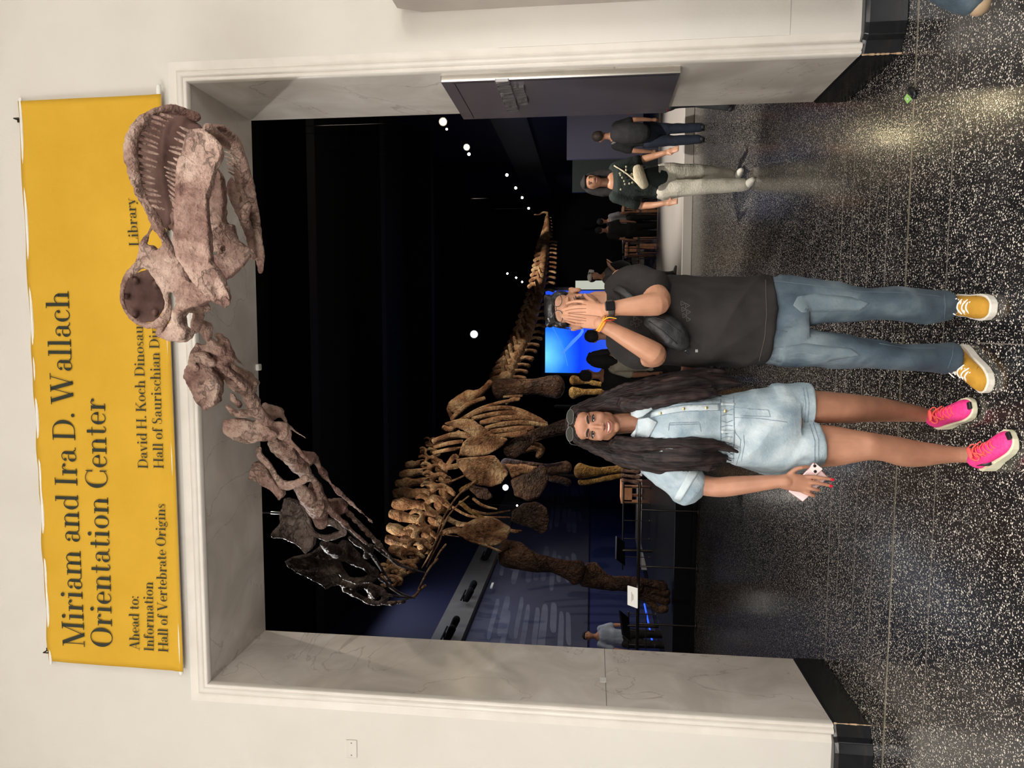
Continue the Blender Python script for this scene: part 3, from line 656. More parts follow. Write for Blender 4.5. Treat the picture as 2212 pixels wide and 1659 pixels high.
v = vert('neck_vertebra', [('p', ZC, [(140, 740), (170, 620), (250, 520), (380, 520), (480, 640), (560, 820), (535, 950), (510, 1060), (400, 1110), (350, 1080), (310, 1030), (240, 920)], 3.42, .09),
    ('t', ZC, [(330, 600, 70), (330, 800, 110), (420, 980, 80)], 3.42, .6), ('t', ZC, [(420, 520, 60, 3.42), (560, 640, 100, 3.46), (700, 800, 95, 3.56), (850, 920, 100, 3.7), (930, 1050, 100, 3.8)], 3.5),
    ('t', ZC, [(400, 480, 30, 3.4), (560, 620, 40, 3.4), (700, 760, 36, 3.44), (800, 860, 30, 3.5)], 3.4), ('p', ZC, [(650, 520), (760, 620), (890, 700), (990, 820), (960, 920), (930, 900), (800, 830), (680, 680)], 3.72, .05),
    ('t', ZC, [(660, 440, 28), (740, 550, 22), (860, 640, 6)], 3.6)], m_bpink, .008)
v = vert('neck_vertebra', [('t', ZC, [(900, 1020, 90, 3.8), (960, 1150, 105, 3.85), (1080, 1280, 80, 3.92), (1230, 1400, 90, 4.0)], 3.9), ('t', ZC, [(610, 1090, 30), (680, 1160, 36), (800, 1180, 60), (900, 1180, 70)], 3.85),
    ('p', ZC, [(600, 1260), (700, 1220), (880, 1250), (1050, 1270), (1250, 1420), (1150, 1490), (900, 1540), (750, 1500), (650, 1460), (575, 1410)], 3.92, .08), ('t', ZC, [(690, 1330, 100), (850, 1430, 90), (1050, 1450, 60)], 3.9, .5),
    ('t', ZC, [(660, 950, 30), (700, 1030, 40), (760, 1080, 34)], 3.9), ('p', ZC, [(1040, 1050), (1130, 1080), (1250, 1090), (1295, 1160), (1250, 1240), (1180, 1265), (1080, 1200)], 4.05, .05), ('t', ZC, [(1200, 1330, 60), (1290, 1340, 66), (1270, 1440, 50)], 3.96),
    ('t', ZC, [(1230, 1120, 40), (1290, 1240, 34), (1340, 1330, 30), (1450, 1410, 26), (1565, 1480, 7)], 4.05)], m_bpink, .009)
v = vert('neck_vertebra', [('t', ZD, [(600, 300, 80, 4.15), (720, 400, 120, 4.2), (860, 520, 120, 4.3), (960, 640, 90, 4.4), (1040, 740, 70, 4.5)], 4.3), ('t', ZD, [(440, 370, 40), (450, 470, 55), (560, 580, 42), (650, 720, 40), (740, 810, 46), (880, 800, 50), (1000, 740, 40)], 4.2),
    ('p', ZD, [(345, 640), (400, 530), (520, 560), (640, 760), (745, 880), (740, 950), (700, 990), (640, 920), (560, 840), (480, 790), (335, 740)], 4.3, .08), ('t', ZD, [(430, 660, 80), (560, 760, 70), (680, 900, 50)], 4.3, .5),
    ('p', ZD, [(900, 390), (1080, 410), (1140, 480), (1100, 560), (980, 640), (940, 560)], 4.6, .06), ('t', ZD, [(700, 200, 36), (850, 330, 44), (1000, 500, 30), (1070, 560, 8)], 4.2),
    ('t', ZD, [(1090, 440, 50), (1160, 600, 44), (1290, 790, 40), (1450, 950, 32), (1640, 1120, 26), (1800, 1270, 7)], (4.6, 5.2)), ('t', ZD, [(800, 160, 36), (810, 230, 40), (760, 260, 40)], 4.2)], m_bpink, .01)
v = vert('neck_vertebra', [('t', ZD, [(900, 850, 80, 4.6), (1020, 980, 110, 4.7), (1120, 1120, 110, 4.85), (1180, 1280, 90, 5.0)], 4.8), ('p', ZD, [(1080, 760), (1190, 800), (1200, 940), (1250, 1050), (1200, 1200), (1080, 1100), (1040, 900)], 4.8, .1),
    ('t', ZD, [(1100, 760, 46), (1190, 960, 44), (1320, 1150, 44), (1500, 1320, 36), (1650, 1450, 28), (1770, 1560, 10)], (4.65, 5.4)), ('t', ZD, [(1270, 1010, 40), (1360, 1040, 60), (1430, 1020, 46), (1460, 1120, 40)], 5.1),
    ('p', ZD, [(1250, 1000), (1400, 980), (1510, 1060), (1440, 1170), (1340, 1130)], 5.1, .08), ('t', ZD, [(1460, 1100, 40), (1600, 1250, 30), (1780, 1430, 28), (1900, 1560, 26), (2000, 1660, 22)], (5.1, 6.2))], m_bpink, .011)
v = vert('neck_vertebra', [('p', ZD, [(760, 950), (900, 1010), (1000, 1080), (1020, 1200), (1040, 1330), (1130, 1420), (1090, 1560), (1020, 1640), (900, 1500), (730, 1430), (615, 1440), (600, 1385), (700, 1270), (715, 1130)], 5.1, .1),
    ('t', ZD, [(820, 1080, 80), (860, 1200, 120), (830, 1330, 90), (980, 1480, 60)], 5.1, .5), ('t', ZD, [(960, 1060, 40), (1020, 1220, 44), (1080, 1380, 46), (1250, 1450, 50), (1450, 1380, 44)], 5.0),
    ('t', ZD, [(1150, 1250, 50), (1300, 1260, 60), (1430, 1350, 40)], 5.3)], m_bgrey, .011, lab='glossy grey-brown neck bone')
v = vert('neck_vertebra', [('t', ZE, [(760, 690, 60, 5.4), (880, 760, 90, 5.6), (980, 840, 90, 5.8), (1000, 700, 70, 5.9), (1150, 850, 80, 6.0)], 5.6), ('p', ZE, [(330, 880), (440, 830), (600, 810), (760, 700), (860, 800), (930, 900), (1000, 1010), (900, 1080), (1000, 1160), (860, 1190), (830, 1215), (720, 1130), (540, 1050), (350, 930)], 5.9, .1),
    ('t', ZE, [(430, 890, 50), (600, 950, 70), (780, 1040, 90), (940, 1130, 60)], 5.9, .5), ('t', ZE, [(900, 860, 60), (960, 1000, 55), (1080, 1120, 50), (1250, 1120, 45), (1400, 1060, 55), (1300, 980, 55), (1180, 900, 70), (1060, 860, 60)], 6.0),
    ('t', ZE, [(1080, 620, 30), (1180, 700, 40), (1320, 740, 60), (1280, 840, 50)], 6.1), ('t', ZE, [(700, 820, 16), (720, 880, 14), (660, 850, 12)], 5.8)], m_bgrey, .013, lab='glossy grey-brown neck bone')
v = vert('neck_vertebra', [('t', ZE, [(1000, 1170, 50), (1150, 1200, 60), (1290, 1180, 40), (1420, 1230, 50), (1510, 1330, 50), (1430, 1400, 40), (1280, 1370, 40), (1130, 1290, 36), (1010, 1230, 36)], 6.6), ('t', ZE, [(1260, 1200, 40), (1380, 1280, 70), (1330, 1320, 50)], 6.8),
    ('t', ZE, [(1080, 1270, 20), (1110, 1320, 14)], 6.6), ('t', ZE, [(1420, 1400, 34), (1600, 1400, 30), (1740, 1370, 24)], 7.1)], m_bgrey, .014, lab='glossy grey-brown neck bone')
for pts, dd in (([(1040, 300, 30), (1300, 550, 30), (1480, 760, 28), (1640, 930, 24), (1850, 1000, 16), (2010, 1040, 6)], (5.2, 8.4)), ([(900, 340, 34), (1100, 540, 32), (1270, 720, 30), (1420, 930, 26), (1540, 1120, 20), (1580, 1200, 8)], (5.0, 7.2)),
                ([(1380, 720, 26), (1560, 860, 24), (1740, 960, 20), (1900, 1020, 8)], (6.2, 8.2)), ([(1420, 1080, 28), (1560, 1200, 26), (1700, 1290, 22), (1860, 1340, 10)], (6.2, 7.6)), ([(1300, 1140, 24), (1440, 1260, 22), (1640, 1320, 18), (1850, 1330, 9)], (6.6, 7.8))):
    bm = B(); T3(bm, ZE, pts, dd, 4, 10); obj('neck_rib', bm, m_bgrey, D, True)
# base of the neck and back
m_of = lambda k: m_btan
dors = [(180, 1400, 60, 1370, 30, 7.6), (205, 1330, 90, 1300, 36, 8.1), (300, 1290, 130, 1230, 36, 8.6), (350, 1190, 150, 1120, 40, 9.0), (410, 1110, 110, 1045, 42, 9.3), (455, 1020, 125, 940, 44, 9.7), (505, 885, 145, 832, 44, 10.1), (560, 760, 165, 742, 46, 10.6), (600, 650, 172, 655, 44, 11.1), (590, 545, 195, 575, 38, 11.7),
        (560, 460, 230, 495, 34, 12.3), (525, 390, 285, 415, 30, 12.9), (510, 310, 415, 300, 24, 13.4), (540, 220, 470, 240, 22, 13.9)]
random.seed(4)
for i, (cx_, cy_, tx, ty, r, dd) in enumerate(dors):
    bm = B(); r *= 1.36
    T3(bm, ZF, [(cx_-60, cy_, r*.7), ((cx_+tx)/2-20, (cy_+ty)/2, r*.75), ((cx_*.3+tx*.7), (cy_*.3+ty*.7), r*1.0), (tx+r*.6, ty, r*.75)], dd+.15, 3, 12, .6)
    T3(bm, ZF, [(cx_+25, cy_-15, r*.9), (cx_+62, cy_+10, r*1.1)], dd+.35, 2)
    # arch with its opening
    ring = [(cx_+math.cos(t)*r*1.25, cy_+math.sin(t)*r*1.0, r*(.50+.12*math.sin(3*t+i))) for t in [k*math.pi*2/9+.3 for k in range(10)]]
    T3(bm, ZF, ring, dd, 2, 10)
    T3(bm, ZF, [(cx_-r, cy_-r, r*.35), (cx_-r*2.0, cy_-r*1.4, r*.45), (cx_-r*2.7, cy_-r*1.0, r*.3)], dd+.05, 2)
    T3(bm, ZF, [(cx_-r*.6, cy_+r, r*.35), (cx_-r*1.6, cy_+r*1.1, r*.4), (cx_-r*2.3, cy_+r*.6, r*.3)], dd-.1, 2)
    T3(bm, ZF, [(cx_+r*1.2, cy_-r*.4, r*.45), (cx_+r*1.9, cy_+r*.2, r*.42)], dd-.1, 2)
    BO('back_vertebra', bm, m_btan, .018 if dd < 11 else .024, 2, .016, 7)
# chest, shoulder and pelvis
def one(name, shapes, m, vox=.016, lab=None, sm=4, a=.012, fs=6):
    bm = B()
    for p in shapes:
        if p[0] == 't': T3(bm, p[1], p[2], p[3], 3, 14, p[4] if len(p) > 4 else .8)
        else: PL(bm, p[1], p[2], p[3], p[4])
    return BO(name, bm, m, vox, sm, a, fs, lab)
one('shoulder_blade', [('p', ZF, [(620, 52), (760, 18), (880, 18), (1000, 130), (1180, 190), (1140, 250), (1040, 310), (900, 345), (750, 335), (790, 220), (860, 165), (790, 105), (690, 80)], 10.9, .1), ('t', ZF, [(700, 50, 18), (860, 90, 50), (960, 200, 110), (960, 270, 60)], 10.9, .3)], m_btan)
one('chest_bone', [('p', ZF, [(735, 360), (800, 350), (960, 335), (1060, 330), (1130, 400), (1180, 480), (1130, 560), (1040, 600), (920, 580), (820, 520), (740, 410)], 10.5, .12), ('t', ZF, [(860, 420, 80), (980, 460, 120), (1040, 500, 80)], 10.5, .35), ('t', ZF, [(600, 400, 26), (660, 430, 24), (740, 420, 26)], 10.6)], m_btan)
one('breastplate', [('p', ZF, [(1200, 540), (1290, 495), (1400, 460), (1450, 405), (1500, 420), (1530, 520), (1490, 620), (1440, 690), (1350, 720), (1230, 670)], 10.4, .12), ('t', ZF, [(1290, 600, 60), (1400, 580, 90)], 10.4, .3)], m_bbrown)
one('breastplate', [('p', ZF, [(1210, 800), (1300, 740), (1420, 720), (1510, 780), (1530, 880), (1510, 970), (1460, 1000), (1370, 940), (1280, 920), (1200, 880)], 10.2, .12), ('t', ZF, [(1300, 830, 60), (1440, 870, 80)], 10.2, .3)], m_bbrown)
one('chest_bone', [('p', ZF, [(1145, 400), (1300, 405), (1430, 425), (1380, 470), (1290, 490), (1210, 530), (1180, 460)], 10.7, .08)], m_btan)
one('shoulder_blade', [('p', ZF, [(740, 980), (820, 900), (900, 870), (1030, 852), (1120, 890), (1210, 945), (1170, 1040), (1110, 1085), (1040, 1100), (960, 1080), (850, 1040), (750, 992)], 9.6, .12), ('t', ZF, [(850, 960, 50), (960, 970, 90), (1090, 990, 90)], 9.6, .35), ('t', ZF, [(620, 995, 24), (680, 970, 26), (750, 970, 34)], 9.6)], m_btan)
one('shoulder_rim', [('t', ZF, [(750, 1000, 14), (860, 1060, 16), (980, 1095, 16), (1060, 1130, 14), (1120, 1150, 8)], 9.5)], m_btan)
one('collar_bone', [('t', ZF, [(770, 735, 24), (860, 810, 24), (960, 862, 24)], 9.8)], m_byell)
one('collar_bone', [('t', ZF, [(770, 635, 24), (840, 590, 22), (912, 548, 22)], 10.0)], m_byell)
one('chest_bone', [('p', ZF, [(830, 560), (900, 590), (1000, 610), (1050, 680), (1000, 712), (920, 690), (850, 630)], 11.0, .08)], m_bbrown)
for pts, dd, r_ in (([(530, 810), (620, 710), (740, 620), (920, 555)], 13.4, 32), ([(620, 820), (850, 690), (1100, 610), (1330, 570)], 13.0, 24), ([(700, 800), (900, 700), (1150, 670), (1350, 705), (1600, 815)], 12.8, 30), ([(780, 800), (1000, 752), (1250, 730), (1450, 790), (1630, 835)], 12.6, 32),
                ([(880, 850), (1100, 800), (1400, 795), (1660, 862)], 12.4, 38), ([(940, 910), (1150, 865), (1400, 850), (1670, 885)], 12.2, 34), ([(1000, 960), (1300, 925), (1500, 915)], 12.0, 42), ([(1060, 1010), (1250, 990), (1420, 960)], 11.8, 36), ([(1180, 620), (1260, 560), (1340, 560)], 13.6, 22), ([(1150, 540), (1260, 530), (1370, 525)], 13.6, 16),
                ([(310, 1070), (500, 1010), (640, 990), (745, 1010)], 11.6, 42), ([(320, 1140), (500, 1090), (660, 1068)], 11.4, 26), ([(310, 1205), (480, 1170), (645, 1150)], 11.2, 24), ([(430, 900), (500, 930), (560, 900)], 12.4, 40), ([(620, 950), (560, 990), (520, 1030)], 12, 24),
                ([(480, 1350), (560, 1250), (600, 1270)], 11.2, 34)):
    bm = B(); T3(bm, ZG, [(a, b, r_*(.8 if k in (0, len(pts)-1) else 1)) for k, (a, b) in enumerate(pts)], dd, 4, 10, .6); obj('rib', bm, m_btan, D, True)
for pts, dd, r_ in (([(880, 700), (960, 760), (1080, 790)], 11.4, 15), ([(870, 800), (1000, 830), (1190, 800)], 11.2, 12), ([(700, 770), (800, 830), (900, 855), (1190, 860)], 11.0, 12), ([(660, 870), (750, 915), (840, 915)], 10.2, 26), ([(1150, 960), (1230, 980), (1290, 975)], 10.6, 18),
                ([(900, 545), (760, 660), (660, 800), (590, 940), (560, 1060), (500, 1190), (440, 1290)], 9.6, 9), ([(840, 680), (720, 780), (620, 920), (600, 1040), (520, 1200), (480, 1280)], 9.3, 8), ([(645, 1090), (590, 1160), (520, 1280)], 9.0, 9), ([(575, 1215), (500, 1300), (400, 1490)], 8.6, 10), ([(660, 860), (610, 960), (540, 1100), (490, 1180)], 9.2, 9),
                ([(600, 1000), (680, 1015), (755, 1025)], 9.4, 6), ([(800, 505), (720, 540), (640, 560), (560, 545)], 10.4, 9), ([(470, 1440), (420, 1480), (380, 1530), (300, 1560)], 8.0, 12)):
    bm = B(); T3(bm, ZF, [(a, b, r_*(.5 if k == len(pts)-1 else 1)) for k, (a, b) in enumerate(pts)], dd, 4, 8, .7); obj('rib', bm, m_btan, D, True)
one('hip_bone', [('p', ZG, [(470, 690), (500, 590), (600, 520), (720, 450), (850, 460), (900, 420), (980, 325), (1030, 345), (1020, 400), (930, 480), (860, 560), (720, 640), (640, 720), (560, 810), (510, 790)], 13.9, .16), ('t', ZG, [(540, 680, 80), (700, 560, 80), (880, 470, 40), (1000, 360, 34)], 13.8, .5)], m_btan, .024)
# limbs
def limb(name, shapes, m, vox=.018): return one(name, shapes, m, vox, None, 4, .012, 4)
limb('upper_arm_bone', [('t', ZF, [(1150, 1170, 124), (1250, 1185, 128), (1390, 1240, 92), (1560, 1270, 68), (1690, 1305, 90), (1765, 1330, 122)], 10.2, .5)], m_bbrown)
limb('forearm_bone', [('t', ZI, [(845, 375, 112), (920, 410, 84), (1000, 440, 60), (1130, 455, 56), (1260, 470, 62)], 10.35, .7)], m_bbrown)
limb('forearm_bone', [('t', ZI, [(890, 300, 34), (1000, 400, 34), (1180, 415, 34)], 10.5, .7)], m_bbrown)
for pts in ([(1220, 420, 36), (1340, 440, 32), (1450, 470, 44)], [(1230, 480, 34), (1340, 500, 30), (1470, 520, 44)], [(1230, 540, 30), (1320, 570, 28), (1400, 650, 30), (1460, 640, 40)], [(1240, 510, 34), (1360, 550, 34), (1470, 580, 44)]):
    bm = B(); T3(bm, ZI, pts, 10.35, 3, 12); BO('forefoot_bone', bm, m_bbrown, .018, 2, .006, 8)
limb('upper_arm_bone', [('t', ZG, [(1220, 1200, 100), (1340, 1110, 110), (1500, 1010, 78), (1680, 950, 76), (1860, 900, 90), (1960, 880, 100)], 11.9, .6)], m_bbrown)
limb('forearm_bone', [('t', ZG, [(2050, 880, 90), (2250, 880, 50), (2560, 880, 50), (2760, 880, 70)], 11.9, .7)], m_btan)
limb('chest_bone', [('t', ZG, [(1380, 1190, 30), (1500, 1130, 60), (1600, 1160, 50), (1560, 1250, 34)], 13.0)], m_btan)
limb('thigh_bone', [('t', ZG, [(1090, 450, 140), (1200, 430, 118), (1380, 420, 96), (1540, 415, 100), (1680, 415, 134), (1790, 420, 150)], 14.6, .6)], m_bbrown, .024)
limb('shin_bone', [('t', Z(1190, 780, 5.53), [(265, 225, 64), (400, 240, 40), (560, 270, 34), (800, 300, 40)], 14.7, .7)], m_byell, .024)
limb('shin_bone', [('t', Z(1190, 780, 5.53), [(262, 380, 76), (380, 370, 44), (620, 365, 34), (850, 350, 44), (1000, 350, 60)], 14.5, .7)], m_byell, .024)
limb('thigh_bone', [('t', ZF, [(1150, 410, 60), (1350, 430, 50), (1500, 450, 50), (1600, 440, 52), (1680, 430, 58)], 14.0, .7), ('t', ZF, [(1540, 530, 30), (1640, 545, 34), (1690, 565, 36)], 14.0)], m_bbrown, .024)
limb('shin_bone', [('t', ZF, [(1785, 462, 74), (1860, 470, 54), (1960, 465, 36), (2080, 450, 34), (2180, 445, 38)], 14.0, .7)], m_byell, .024)
limb('shin_bone', [('t', ZF, [(1790, 560, 30), (1880, 555, 28), (2000, 530, 24), (2150, 500, 26)], 14.0, .7)], m_byell, .024)
for k in range(4):
    bm = B(); T3(bm, ZF, [(2150, 420+k*40, 20), (2210, 425+k*42, 16), (2290, 425+k*46, 24)], 13.9, 2, 10); BO('hind_foot_bone', bm, m_bpink, .024, 1, 0)
# tail
path = [(480, 1600, 14.8+1.1), (530, 1510), (570, 1420), (610, 1340), (640, 1260), (670, 1180), (690, 1110), (710, 1030), (740, 950), (760, 850), (780, 760), (790, 680), (800, 600), (810, 520), (815, 440), (825, 370), (838, 300), (845, 200), (840, 100)]
raw_ = [(1093, 812), (1102, 792), (1110, 775)]+[ZH(p[0], p[1]) for p in path]
def on_tail(y):
    for a, b in zip(raw_, raw_[1:]):
        if b[1] <= y <= a[1]: t = (a[1]-y)/(a[1]-b[1]); return a[0]+(b[0]-a[0])*t
    return raw_[-1][0] if y < raw_[-1][1] else raw_[0][0]
ys = [817, 803, 790, 777]+[440+q/4.608 for q in (1540, 1470, 1410, 1345, 1285, 1220, 1150, 1080, 1012, 940, 868, 795, 740, 685, 635, 592, 540, 495, 452, 415, 382, 350)]
fine = [440+q/4.608 for q in (332, 316, 300, 284, 268, 252, 236, 220, 204, 188, 172, 156, 140, 126)]
ally = ys+fine; Ly = len(ally)
for i, y in enumerate(ally):
    t = (817-y)/(817-460); dd = 15.4+12*t**1.25; x = on_tail(y); y2 = ally[i+1] if i+1 < Ly else y-3
    x2 = on_tail(y2); dd2 = 15.4+12*((817-y2)/357)**1.25
    R = 14*(1-t)**.6+3.2 if i < len(ys) else 6.5*(1-(i-len(ys))/len(fine))+2.5
    A_, B_ = P(x, y, dd), P(x2, y2, dd2); r = px(R, dd); bm = B()
    mid = A_.lerp(B_, .5)
    tube(bm, [A_, mid, A_.lerp(B_, .93)], [r, r*.78, r], 12, ends=True, sub=2)
    sp = px(R*(2.1 if i < len(ys) else 1.4), dd)
    tube(bm, [A_+Vector((0, 0, r*.5)), A_+Vector((-.1*sp, 0, sp*.8)), A_+Vector((-.3*sp, .0, sp*1.0))], [(r*.32, r*.5), (r*.28, r*.42), (r*.3, r*.45)], 10)
    if t < .62:
        for s in (-1, 1): tube(bm, [A_, A_+Vector((s*r*1.5, s*.0, r*.4)), A_+Vector((s*r*1.9, 0, r*.55))], [r*.35, r*.28, r*.2], 8)
    o = obj('tail_vertebra', bm, m_btan, D, True)
    if i < len(ys)-1 or i % 2 == 0:
        ch = px((R*1.35+7) if i < len(ys) else 5.5, dd); bm = B()
        tube(bm, [A_+Vector((0, 0, -r*.6)), A_+Vector((r*.2, 0, -r*.6-ch*.55)), A_+Vector((-.0, 0, -r*.6-ch))], [r*.3, r*.2, r*.28], 8, sub=2)
        obj('tail_chevron', bm, m_btan, D, True)
bm = B(); T3(bm, ZH, [(840, 92, 14), (800, 85, 9), (760, 108, 7), (710, 108, 5)], 27.6, 3, 8); obj('tail_tip', bm, m_btan, D, True)
# steel that carries it
m_steel = mat('dark_steel', srgb(70, 70, 72), .35, .9)
a_ = P(606, 1108, 5.1); bm = B(); tube(bm, [a_, a_+Vector((0, 0, 2.0))], .006, 8); obj('hanging_cable', bm, m_steel, D, True)
bm = B(); tube(bm, [a_-Vector((0, 0, .02)), a_+Vector((0, 0, .075))], .012, 10); obj('cable_clamp', bm, mat('bright_steel', srgb(190, 196, 192), .3, .9), D, True)
for q in ((1290, 1260, 10.5), (1230, 880, 14.8), (1180, 1030, 14.2)):
    a_ = P(*q); bm = B(); tube(bm, [Vector((a_.x, a_.y+.15, .4)), a_+Vector((0, .15, .3))], .035, 10); obj('support_post', bm, m_hallblack, D, True)
# ---------------------------------------------------------------- the dark dinosaur hall
HXL, HXR, HY, HC2 = -6.5, 5.8, 31.0, 7.0
m_ledge = nmat('grey_ledge_paint', [srgb(88, 86, 80), srgb(104, 101, 94)], 2, 3, .7, 0)
bm = B(); box2(bm, (HXL-.2, YB, 0), (HXL, HY, HC2)); struct(obj('wall_hall_left', bm, m_hallnavy))
bm = B(); box2(bm, (HXR, YB, 0), (HXR+.2, HY, HC2)); struct(obj('wall_hall_right', bm, m_hallnavy))
bm = B(); box2(bm, (HXL, HY, 0), (HXR, HY+.2, HC2)); struct(obj('wall_hall_far', bm, m_hallblack))
bm = B(); box2(bm, (HXL, YB-.05, 0), (XL-.28, YB, HC2)); box2(bm, (XR+.28, YB-.05, 0), (HXR, YB, HC2)); box2(bm, (XL-.3, YB-.05, HD+.3), (XR+.3, YB, HC2)); struct(obj('wall_hall_near', bm, m_hallblack))
bm = B(); box2(bm, (HXL-.2, YB-.05, HC2), (HXR+.2, HY+.2, HC2+.1)); struct(obj('ceiling_hall', bm, m_hallblack))
m_beam = mat('black_beam_paint', srgb(22, 20, 20), .8, spec=.2)
for i, Y in enumerate((8.6, 11.4, 15.5, 20.5, 25.5)):
    bm = B(); box2(bm, (HXL, Y, HC2-.7), (HXR, Y+.35, HC2)); struct(obj('trim_%d' % (20+i), bm, m_beam))
bm = B(); box2(bm, (HXL, 9, 4.1), (HXL+.16, HY, 4.72)); struct(obj('trim_30', bm, m_ledge))
bm = B(); box2(bm, (HXR-.16, 9, 3.35), (HXR, HY, 4.35)); struct(obj('trim_31', bm, mat('dim_ledge_paint', srgb(58, 60, 70), .7)))
# painted plant mural on the left wall: pale brush strokes on blue-grey
m_mur = nmat('mural_blue_grey', [srgb(56, 58, 76), srgb(74, 76, 96)], .8, 4, .8, 0, stretch=(1, .6, 1))
m_mur2 = nmat('mural_pale_strokes', [srgb(84, 88, 104), srgb(112, 116, 132)], 1.2, 3, .8, 0, spec=.2)
T = thing('wall_mural', 'long painted mural of pale plant fronds on the left wall of the hall', 'mural', (HXL, 20, 1.53))
bm = B(); box2(bm, (HXL, 9.5, 1.55), (HXL+.03, 30.5, 4.05)); obj('painted_panel', bm, m_mur, T)
random.seed(8); bm = B()
for c_, zc in ((11.0, 2.5), (14.6, 2.7), (18.6, 2.9), (23.0, 2.8), (27.0, 2.6)):
    for k in range(11):
        z = zc+.95-k*.19+random.uniform(-.04, .04); L_ = random.uniform(1.4, 3.4)*(.6+.4*math.sin(math.pi*(k+1)/12)); w_ = random.uniform(.10, .17); y0 = c_+random.uniform(-.5, .5)
        if z-w_ < 1.6 or z+w_ > 4.0: continue
        pts = []
        for t in range(16):
            a = 2*math.pi*t/16; pts.append((HXL+.032, y0+L_/2*math.copysign(abs(math.cos(a))**.5, math.cos(a)), z+w_/2*math.copysign(abs(math.sin(a))**.6, math.sin(a))+.05*math.cos(a)))
        plate(bm, pts, .003+.0006*(k % 3), n=(1, 0, 0))
obj('fronds', bm, m_mur2, T)
bm = B(); box2(bm, (HXL, 9.5, .1), (HXL+.02, 30.5, 1.5)); tag(obj('blue_wall_panel', bm, mat('deep_blue_panel', srgb(44, 52, 92), .6)), 'deep blue panel low on the left hall wall below the mural', 'wall panel')
# skeleton base, pale platform, steps
m_base = mat('dark_base_laminate', srgb(26, 27, 32), .3)
m_pale = mat('pale_platform_top', srgb(178, 172, 166), .22)
bm = B(); box2(bm, (-5.2, 10.1, 0), (.55, 16.6, .3)); box2(bm, (-5.25, 10.02, 0), (.6, 16.65, .06))
tag(obj('skeleton_base', bm, m_base, None, False, .01), 'low dark platform under the skeleton feet', 'platform')
bm = B(); box2(bm, (.8, 11.2, 0), (5.0, 15.6, .15)); tag(obj('display_platform', bm, m_pale, None, False, .01), 'pale glossy platform on the right side of the hall', 'platform')
bm = B(); box2(bm, (-6.2, 17.6, 0), (-1.2, 20.2, .2)); tag(obj('display_platform', bm, m_pale, None, False, .01), 'pale platform along the left wall behind the railings', 'platform')
# railings
m_rail = mat('dark_rail_steel', srgb(92, 86, 80), .3, .8)
def railing(nm, lab, Y, ya, yb, xt, xb, posts, rr, mids=(), dz=0):
    a, b_ = P(xt, ya, Y), P(xt, yb, Y); zb_ = dz if dz else 0.0
    T = thing(nm, lab, 'railing', ((a.x+b_.x)/2, Y, zb_))
    z = (a.z+b_.z)/2
    bm = B(); tube(bm, [(a.x, Y, z), (b_.x, Y, z)], rr, 10); obj('handrail', bm, m_rail, T, True)
    for q in posts:
        X = P(xt, q, Y).x; bm = B(); tube(bm, [(X, Y, zb_+.01), (X, Y, z)], rr*.55, 8); ell(bm, (X, Y, zb_+.012), (rr*2.2, rr*2.2, .012)); obj('post', bm, m_rail, T, True)
    for f in mids:
        bm = B(); zz = zb_+(z-zb_)*f; tube(bm, [(a.x, Y, zz), (b_.x, Y, zz)], rr*.5, 8); obj('crossbar', bm, m_rail, T, True)
    return T
railing('barrier_rail', 'long dark barrier rail in front of the skeleton foot', 9.85, 1045, 1420, 1379, 1495, (1101, 1223, 1347), .024)
railing('ramp_railing', 'thinner dark railing on the skeleton base behind the barrier rail', 14.2, 1040, 1230, 1346, 1396, (1052, 1087, 1124, 1163, 1202), .016, (.42,), .3)
railing('ramp_railing', 'dark railing at the far left near the jamb, behind the lit label', 12.6, 1322, 1400, 1357, 1420, (1325, 1361, 1392), .018, (.35, .68), .3)
def panel(nm, lab, cat, pts, Y, m, th=.05, tilt=.12):
    W = [P(x, y, Y+tilt*(k in (1, 2))) for k, (x, y) in enumerate(pts)]
    c_ = sum(W, Vector())/4; T = thing(nm, lab, cat, (c_.x, c_.y, .3)); bm = B(); plate(bm, W, th, taper=1); obj('board', bm, m, T, False, .005)
    bm = B(); tube(bm, [(c_.x, c_.y+.05, .3), (c_.x, c_.y+.03, c_.z)], .03, 8); obj('post', bm, m_rail, T, True); return T
T = thing('label_stand', 'small white backlit label panel fixed to the barrier rail by the forefoot', 'label panel', P(1378, 1289, 9.8))
W = [P(1356, 1265, 9.85), P(1377, 1271, 9.78), P(1377, 1314, 9.78), P(1356, 1306, 9.85)]
bm = B(); plate(bm, W, .02, taper=1); obj('label_panel', bm, mat('backlit_white_panel', srgb(235, 232, 222), .5, emit=srgb(235, 230, 218), es=.75), T, False, .002)
bm = B()
for k, (f, l) in enumerate(((.42, .5), (.52, .34), (.6, .26))):
    a = W[0].lerp(W[1], f); d = W[3].lerp(W[2], f); q0, q1 = a.lerp(d, .5-l/2), a.lerp(d, .5+l/2); box(bm, (q0+q1)/2+Vector((0, -.012, .004)), ((q1-q0).length, .002, .004))
obj('text_line', bm, mat('grey_print', srgb(120, 116, 110), .6), T)
panel('info_board', 'dark tilted information board on the ramp railing', 'information board', [(1331, 1158), (1348, 1170), (1349, 1222), (1330, 1208)], 13.6, m_base)
panel('info_board', 'dark tilted information board near the left jamb beside the visitor in the white shirt', 'information board', [(1338, 1318), (1357, 1334), (1361, 1386), (1345, 1372)], 12.2, m_base)
bm = B(); box(bm, P(1400, 300, 15), (.001, .001, .001)); bm.free()
m_blue_led = mat('blue_light_strip', (.02, .05, .4), .5, emit=(.03, .12, 1), es=1.2)
bm = B(); tube(bm, [P(1392, 1305, 14.4), P(1412, 1400, 14.0)], .018, 8); tag(obj('light_strip', bm, m_blue_led, None, True), 'thin glowing blue light strip behind the railing at the far left', 'light strip')
